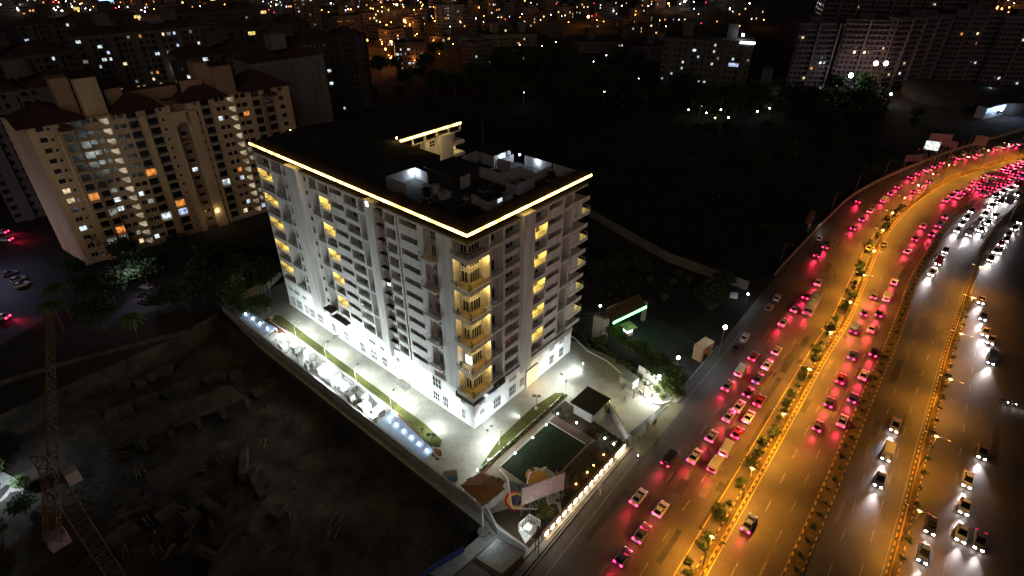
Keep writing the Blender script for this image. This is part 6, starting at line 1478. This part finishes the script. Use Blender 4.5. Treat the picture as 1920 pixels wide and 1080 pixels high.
GB = [(14.9,-11.5),(15.8,-12.8),(16.4,-10.2),(17.3,-11.8),(16.6,-19.2),(16.4,-20.6),(15.6,-19.6),(17.2,-21.8),(16.2,-22.6),(17.3,-23.6),(15.2,-21.2),(16.8,-24.8),(14.8,-18.6),(15.6,-24.6),(13.6,-23.8),(-8.2,-10.4),(-9.6,-10.0),(-7.0,-11.6),(-6.5,-12.6),(-10.8,-9.8),(-10.2,-8.6),(-11.4,-9.0)]
for i,(x,y) in enumerate(GB): put((PS[0],PY_,PS[1])[i%3], x, y, .1, rnd.uniform(.55,1.0), '%s garden shrub counted from the black roofed hut' % nth(i), 'loose shrubs in the garden beds', 'bush')
for i in range(30):
    x = -3+rnd.uniform(0,19); y = -25.6+rnd.uniform(0,3.6); put(PS[i%2], x, y, .1, rnd.uniform(.3,.6), '%s low shrub in the dark bed behind the niche wall' % nth(i), 'low shrubs behind the niche wall', 'bush')
q = G(1020,975); put(PT[3], q.x, q.y, 0, 1.0, 'slender pale tree beside the glaring kiosk at the road', 'x', 'tree')
q = G(1005,905); put(PY_, G(1078,905).x, G(1078,905).y, .1, 1.1, 'yellow lit shrub beside the billboard legs', 'x', 'bush'); put(PY_, G(1101,884).x, G(1101,884).y, .1, .8, 'yellow lit shrub third from the gate in the roadside bed', 'x', 'bush')
put(PY_, 22.9, -19.6, .05, 1.6, 'yellow green bush under the hut lamp', 'x', 'bush'); put(PY_, 24.0, -17.0, .05, 1.3, 'smaller yellow green bush at the hut corner', 'x', 'bush')
put(PS[0], G(552,655).x+.0, G(552,655).y, .05, 1.3, 'round dark bush among the cabinets of the utility yard', 'x', 'bush')
# coconut palm
def palm(px, h, label):
    q = G(*px); t = thing('palm_tree', (q.x,q.y,0), 0, label, 'tree'); MB().tube([(0,0,0),(.2,0,h*.5),(.1,0,h)],.25,BARK,8,.14).build('trunk', t); b = MB()
    for k in range(15):
        a = k*.42+.1; dr = Vector((math.cos(a),math.sin(a),0)); sd2 = Vector((-dr.y,dr.x,0)); prev = None
        for j in range(9):
            f = j/8; c = Vector((.1,0,h))+dr*(3.6*f)+Vector((0,0,1.2*math.sin(f*2.2)-1.6*f*f))
            if prev is not None:
                for s in (-1,1):
                    w_ = .75*(1-f*.7); b.add([prev,c,c+sd2*s*w_+dr*.35+Vector((0,0,-.35)),prev+sd2*s*w_+dr*.35+Vector((0,0,-.35))],[(0,1,2,3)],LEAFS[k%2])
            prev = c
    b.build('crown', t)
palm((135,600),10,'coconut palm in front of the left end of the cream block'); palm((120,620),8,'shorter coconut palm beside the left lane'); palm((262,640),7,'low palm at the near side of the dark courtyard')
for i,(x,y) in enumerate(((-8,895),(46,915),(50,962),(5,1000))): q = G(x,y,-3.6); put(PT[(0,2)[i%2]], q.x, q.y, -4, .6, '%s tree ringing the bright white patch at the left edge' % nth(i), 'trees around the bright white patch', 'tree')
# mid distance trees: countable ones around the dark field
for i in range(90):
    x = rnd.uniform(640,1640); y = rnd.uniform(118,215); 
    if 1230 < x < 1420 and y < 185: y = rnd.uniform(190,225)
    q = G(x,y); put(PT[rnd.choice((0,1,1))], q.x, q.y, 0, rnd.uniform(1.0,1.6), '%s distant dark tree in the belt beyond the dark field' % nth(i), 'distant trees beyond the dark field', 'tree')
for i in range(34):
    x = rnd.uniform(1290,1740); y = rnd.uniform(205,330); 
    if x > xrow('W', max(y,250))-50 if y > 250 else False: continue
    q = G(x,y); put(PT[rnd.choice((0,1,3))], q.x, q.y, 0, rnd.uniform(.7,1.1), '%s dark tree scattered on the field inside the road curve' % nth(i), 'dark trees inside the road curve', 'tree')
for i in range(16):
    x = 1110+rnd.uniform(0,290); y = 470+(x-1110)*.35+rnd.uniform(-8,50); q = G(x, min(y,640))
    if q.y < -20: continue
    put(PT[rnd.choice((0,3,1))], q.x, q.y, 0, rnd.uniform(.6,.9), '%s dark tree between the field wall and the green gate' % nth(i), 'dark trees by the green lit gate', 'tree')
# the far wood reads as one mass
wb = MB(); r3 = random.Random(4)
for i in range(9000):
    x = r3.uniform(1040,1660); y = r3.uniform(165,212)+20*math.sin(x*.013); 
    if 1240 < x < 1430 and y < 190: continue
    q = G(x,y); s = r3.uniform(1.0,2.0); c = Vector((q.x,q.y,r3.uniform(1,8)))
    a = Vector((r3.uniform(-1,1),r3.uniform(-1,1),r3.uniform(-.5,.5))).normalized(); e = a.cross(Vector((0.3,r3.uniform(-1,1),1))).normalized()
    wb.add([c-a*s,c+e*s*.6,c+a*s,c-e*s*.6],[(0,1,2,3)],LEAFS[2])
o = wb.build('wood'); tag(o,'dark wood in front of the office block and far towers','wood',None,'stuff')
sb = MB(); r7 = random.Random(12)
for i in range(9000):
    x, y = r7.uniform(1000,1720), r7.uniform(215,640); q = G(x,y)
    if q.y < -19 or (q.x > 170 and q.y < -14) or q.x < 62 or (q.x < 110 and q.y < 3): continue
    s = r7.uniform(.3,.8); c = Vector((q.x,q.y,s*.5)); a = Vector((r7.uniform(-1,1),r7.uniform(-1,1),r7.uniform(0,1))).normalized(); e = a.cross(Vector((.3,r7.uniform(-1,1),.6))).normalized()
    sb.add([c-a*s,c+e*s*.5,c+a*s,c-e*s*.5],[(0,1,2,3)],LEAFS[i%3])
o = sb.build('scrub'); tag(o,'dark scrub and weeds covering the open field behind the building','scrub',None,'stuff')
sheet('track', [(62,30),(110,70),(190,90),(190,94),(108,74),(60,34)], .02, SOIL)
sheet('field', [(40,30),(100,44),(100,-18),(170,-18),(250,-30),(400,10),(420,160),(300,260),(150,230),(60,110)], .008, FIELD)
# lamps around the wood edge
for i,(x,y) in enumerate(((1289,211),(1313,205),(1322,217),(1338,227),(1363,226),(1349,211),(1417,214),(1440,208),(1463,202),(1443,165),(1443,181))):
    bulb_pole((x,y+8),4,40,(.9,1,.6) if i<6 else (.9,.95,1),'%s small lamp from the left around the wood edge' % nth(i),emi('bulb_lime',(.85,1,.5),30) if i<4 else BULBW,.33)
# ------------------------------------------------------------------ the city behind
HW = [mat('house_%s' % n, c, .9, .2, .1) for n, c in (('a',(.12,.11,.1)),('b',(.09,.08,.075)),('c',(.14,.12,.09)),('d',(.07,.07,.075)),('e',(.17,.16,.15)))]
bands = [('farthest band',2,22),('far band',22,48),('middle band',48,82),('nearest band',82,128)]
places = []
for bi,(bn,y0,y1) in enumerate(bands):
    n = (75,70,52,34)[bi]; row = []
    for i in range(n):
        x = (i+rnd.random())/n*1920
        if bi == 0 and 1430 < x < 1840: continue
        if bi >= 1 and (1425 < x < 1850): continue
        if bi >= 2 and x < 580: continue
        if bi == 3 and not (600 < x < 1010 or 1080 < x < 1240): continue
        if bi == 2 and 1240 < x < 1425: continue
        if bi == 3 and x > 1000: continue
        if bi == 1 and 60 < x < 520 and rnd.random() < .7: continue
        row.append((x, rnd.uniform(y0,y1)))
    row.sort()
    for k,(x,y) in enumerate(row): places.append((x,y,bn,k,bi))
def house(x, y, bn, k, bi):
    q = G(x,y); w = rnd.uniform(9,22); d = rnd.uniform(8,16); h = rnd.choice((4,7,7,10,10,13,13,17)) if bi else rnd.choice((7,10,14,20,26,32)); r0 = rnd.uniform(-.5,.5); wm = rnd.choice(HW)
    t = thing('city_building', (q.x,q.y,0), r0, 'low building, %s from the left in the %s of the city' % (nth(k),bn), 'building', 'distant city buildings')
    g = MB(); g.box(-w/2,w/2,-d/2,d/2,0,h,wm)
    b = MB(); b.box(-w/2-.2,w/2+.2,-d/2-.2,d/2+.2,h+.003,h+.7,wm); b.box(-w/2+.3,w/2-.3,-d/2+.3,d/2-.3,h+.703,h+.75,ROOFD); b.box(-w*.2,w*.15,-d*.2,d*.25,h+.75,h+3.2,wm); b.tube([(w*.3,d*.2,h+.75),(w*.3,d*.2,h+2.2)],.7,BLACKM,8); b.build('roof', t)
    l = MB()
    for z in range(int(h/3.1)):
        for c in range(int(w/2.8)):
            m_ = rnd.choice(FARL) if rnd.random() < .08 else None; (l if m_ else g).box(-w/2+1+c*2.8,-w/2+2.3+c*2.8,-d/2-.12,-d/2-.003,z*3.1+1,z*3.1+2.4,m_ or GLASSD)
        for c in range(int(d/2.8)):
            m_ = rnd.choice(FARL) if rnd.random() < .07 else None; (l if m_ else g).box(-w/2-.12,-w/2-.003,-d/2+1+c*2.8,-d/2+2.2+c*2.8,z*3.1+1,z*3.1+2.4,m_ or GLASSD)
    g.build('wall', t)
    if l.v: l.build('lit_window', t)
FARL = [emi('lit_far_white',(.85,.93,1),2.6),emi('lit_far_warm',(1,.72,.36),2.4),emi('lit_far_orange',(1,.36,.08),2.4),emi('lit_far_dim',(.8,.8,.7),.8)]
for p in places: house(*p)
# larger landmark buildings of the band
def lm(px, w, d, h, rz, label, plit, m_, seed, lits=LITC):
    q = G(*px); return aptblock(label, (q.x,q.y), rz, w, d, h, m_, plit, 'city_block', False, None, True, lits, seed, 3.2)
lm((820,52),30,14,22,-35,'pale balconied block in the orange lit quarter',.12,HW[4],51); lm((745,135),22,12,20,-35,'block with many white windows beside the orange lit trees',.3,HW[1],52,[LITC[0],LITC[4]]); lm((905,88),50,20,10,-38,'long low building lit orange at its end behind the dark field',.12,HW[2],53,[LITC[2],LITC[1]])
lm((1080,100),60,30,9,-42,'broad low flat roofed building in the dark beyond the field',.02,HW[3],54); lm((1020,30),14,12,60,-35,'slim tall tower on the skyline right of centre',.02,HW[2],55); lm((1180,115),70,26,11,-45,'long roofed hall left of the office block',.03,HW[3],56)
lm((560,60),26,14,30,-20,'tall block in the city behind the grey tower',.12,HW[1],57,[LITC[0],LITC[4]]); lm((620,75),30,14,20,-25,'wide block with white windows right of the grey tower',.18,HW[1],58,[LITC[0],LITC[4]])
q = G(670,135); lamp('POINT',(q.x,q.y,7),500,(.7,.85,1),None,1).name='yard_light'
# city lamps: each a post with a globe; the bigger ones light their surroundings
city = []
r5 = random.Random(99)
for i in range(60): city.append((r5.gauss(760,55), r5.uniform(8,135), 'o'))
for i in range(95): city.append((r5.uniform(0,660), r5.uniform(2,36)*1.0, r5.choice('owwwr')))
for i in range(80): city.append((r5.uniform(640,1430), r5.uniform(2,70), r5.choice('oowwr')))
for i in range(34): city.append((r5.uniform(1845,1918), r5.uniform(2,62), r5.choice('oow')))
for i in range(12): city.append((r5.uniform(560,700), r5.uniform(60,220), 'w'))
for i in range(10): city.append((r5.uniform(960,1200), r5.uniform(95,200), 'w'))
city += [(170,12,'O'),(347,16,'O'),(760,53,'O'),(770,42,'O'),(745,20,'Y'),(820,108,'o'),(700,5,'O'),(725,110,'O'),(735,128,'O'),(735,95,'O'),(690,92,'O'),(648,95,'O'),(1252,17,'O'),(1102,44,'O'),(892,72,'W'),(727,62,'O'),(1282,13,'W'),(1370,8,'W'),(1364,18,'W'),(676,165,'W'),(1862,12,'O'),(1872,30,'O'),(1890,40,'O'),(690,168,'w')]
CM = {'o':emi('bulb_orange_far',(1,.36,.06),26),'w':emi('bulb_white_far',(.88,.95,1),26),'r':emi('bulb_red_far',(1,.02,.05),14),'y':emi('bulb_yellow_far',(1,.75,.25),26)}
LC = {'o':(1,.27,.05),'w':(.85,.92,1),'r':(1,.05,.05),'y':(1,.75,.3)}
city.sort()
PR = {}
nn = {}
for x,y,c in city:
    big = c.isupper(); c = c.lower(); y = max(y,1); q = G(x, y+2); dist = (q-Vector((CX,CY,CZ))).length; h = 8; r_ = dist*(.0006 if not big else .0017)*r5.uniform(.6,1.2)
    key = (c,big)
    nn[key] = nn.get(key,-1)+1
    col_ = dict(o='orange',w='white',r='red',y='yellow')[c]
    t = thing('city_lamp', (q.x,q.y,0), 0, '%s %s%s lamp from the left among the city lights' % (nth(nn[key]), 'large glaring ' if big else 'small ', col_), 'street lamp', '%s%s lamps of the distant city' % ('glaring ' if big else '', col_))
    if key not in PR: PR[key] = (MB().tube([(0,0,0),(0,0,8)],.15,STEEL,4).build('pole', t), MB().ball((0,0,0),1,CM[c],8,5).build('globe', t)); a_, b_2 = PR[key]
    else:
        a_ = PR[key][0].copy(); b_2 = PR[key][1].copy(); COL.objects.link(a_); COL.objects.link(b_2); a_.parent = t; b_2.parent = t
    b_2.location = (0,0,8); b_2.scale = (r_,r_,r_)
    if big or (c == 'o' and r5.random() < .6) or (c == 'w' and r5.random() < .15):
        lamp('POINT',(0,0,9+r_),(4200 if big else 900)*(1 if c != 'w' else .5)*min(1.6,max(.35,(dist/500)**1.3)),LC[c],t,1)
# blue screen and its lamps at the upper left
t = thing('blue_screen', (G(210,32).x,G(210,32).y,0), R(-55), 'far off glowing blue display at the upper left', 'screen')
MB().box(-9,9,-.3,.3,16,26,BLACKM).build('frame', t); MB().box(-8.6,8.6,-.42,-.303,16.4,25.6,emi('screen_blue',(.12,.25,1),7,.12)).build('display', t); MB().box(-.5,.5,-.2,.2,0,15.99,STEEL).build('post', t)
# clean up the pattern pieces that were only copied
for t_, ks_ in list(VP.values())+PT+PS+[PY_]: purge(t_, ks_)
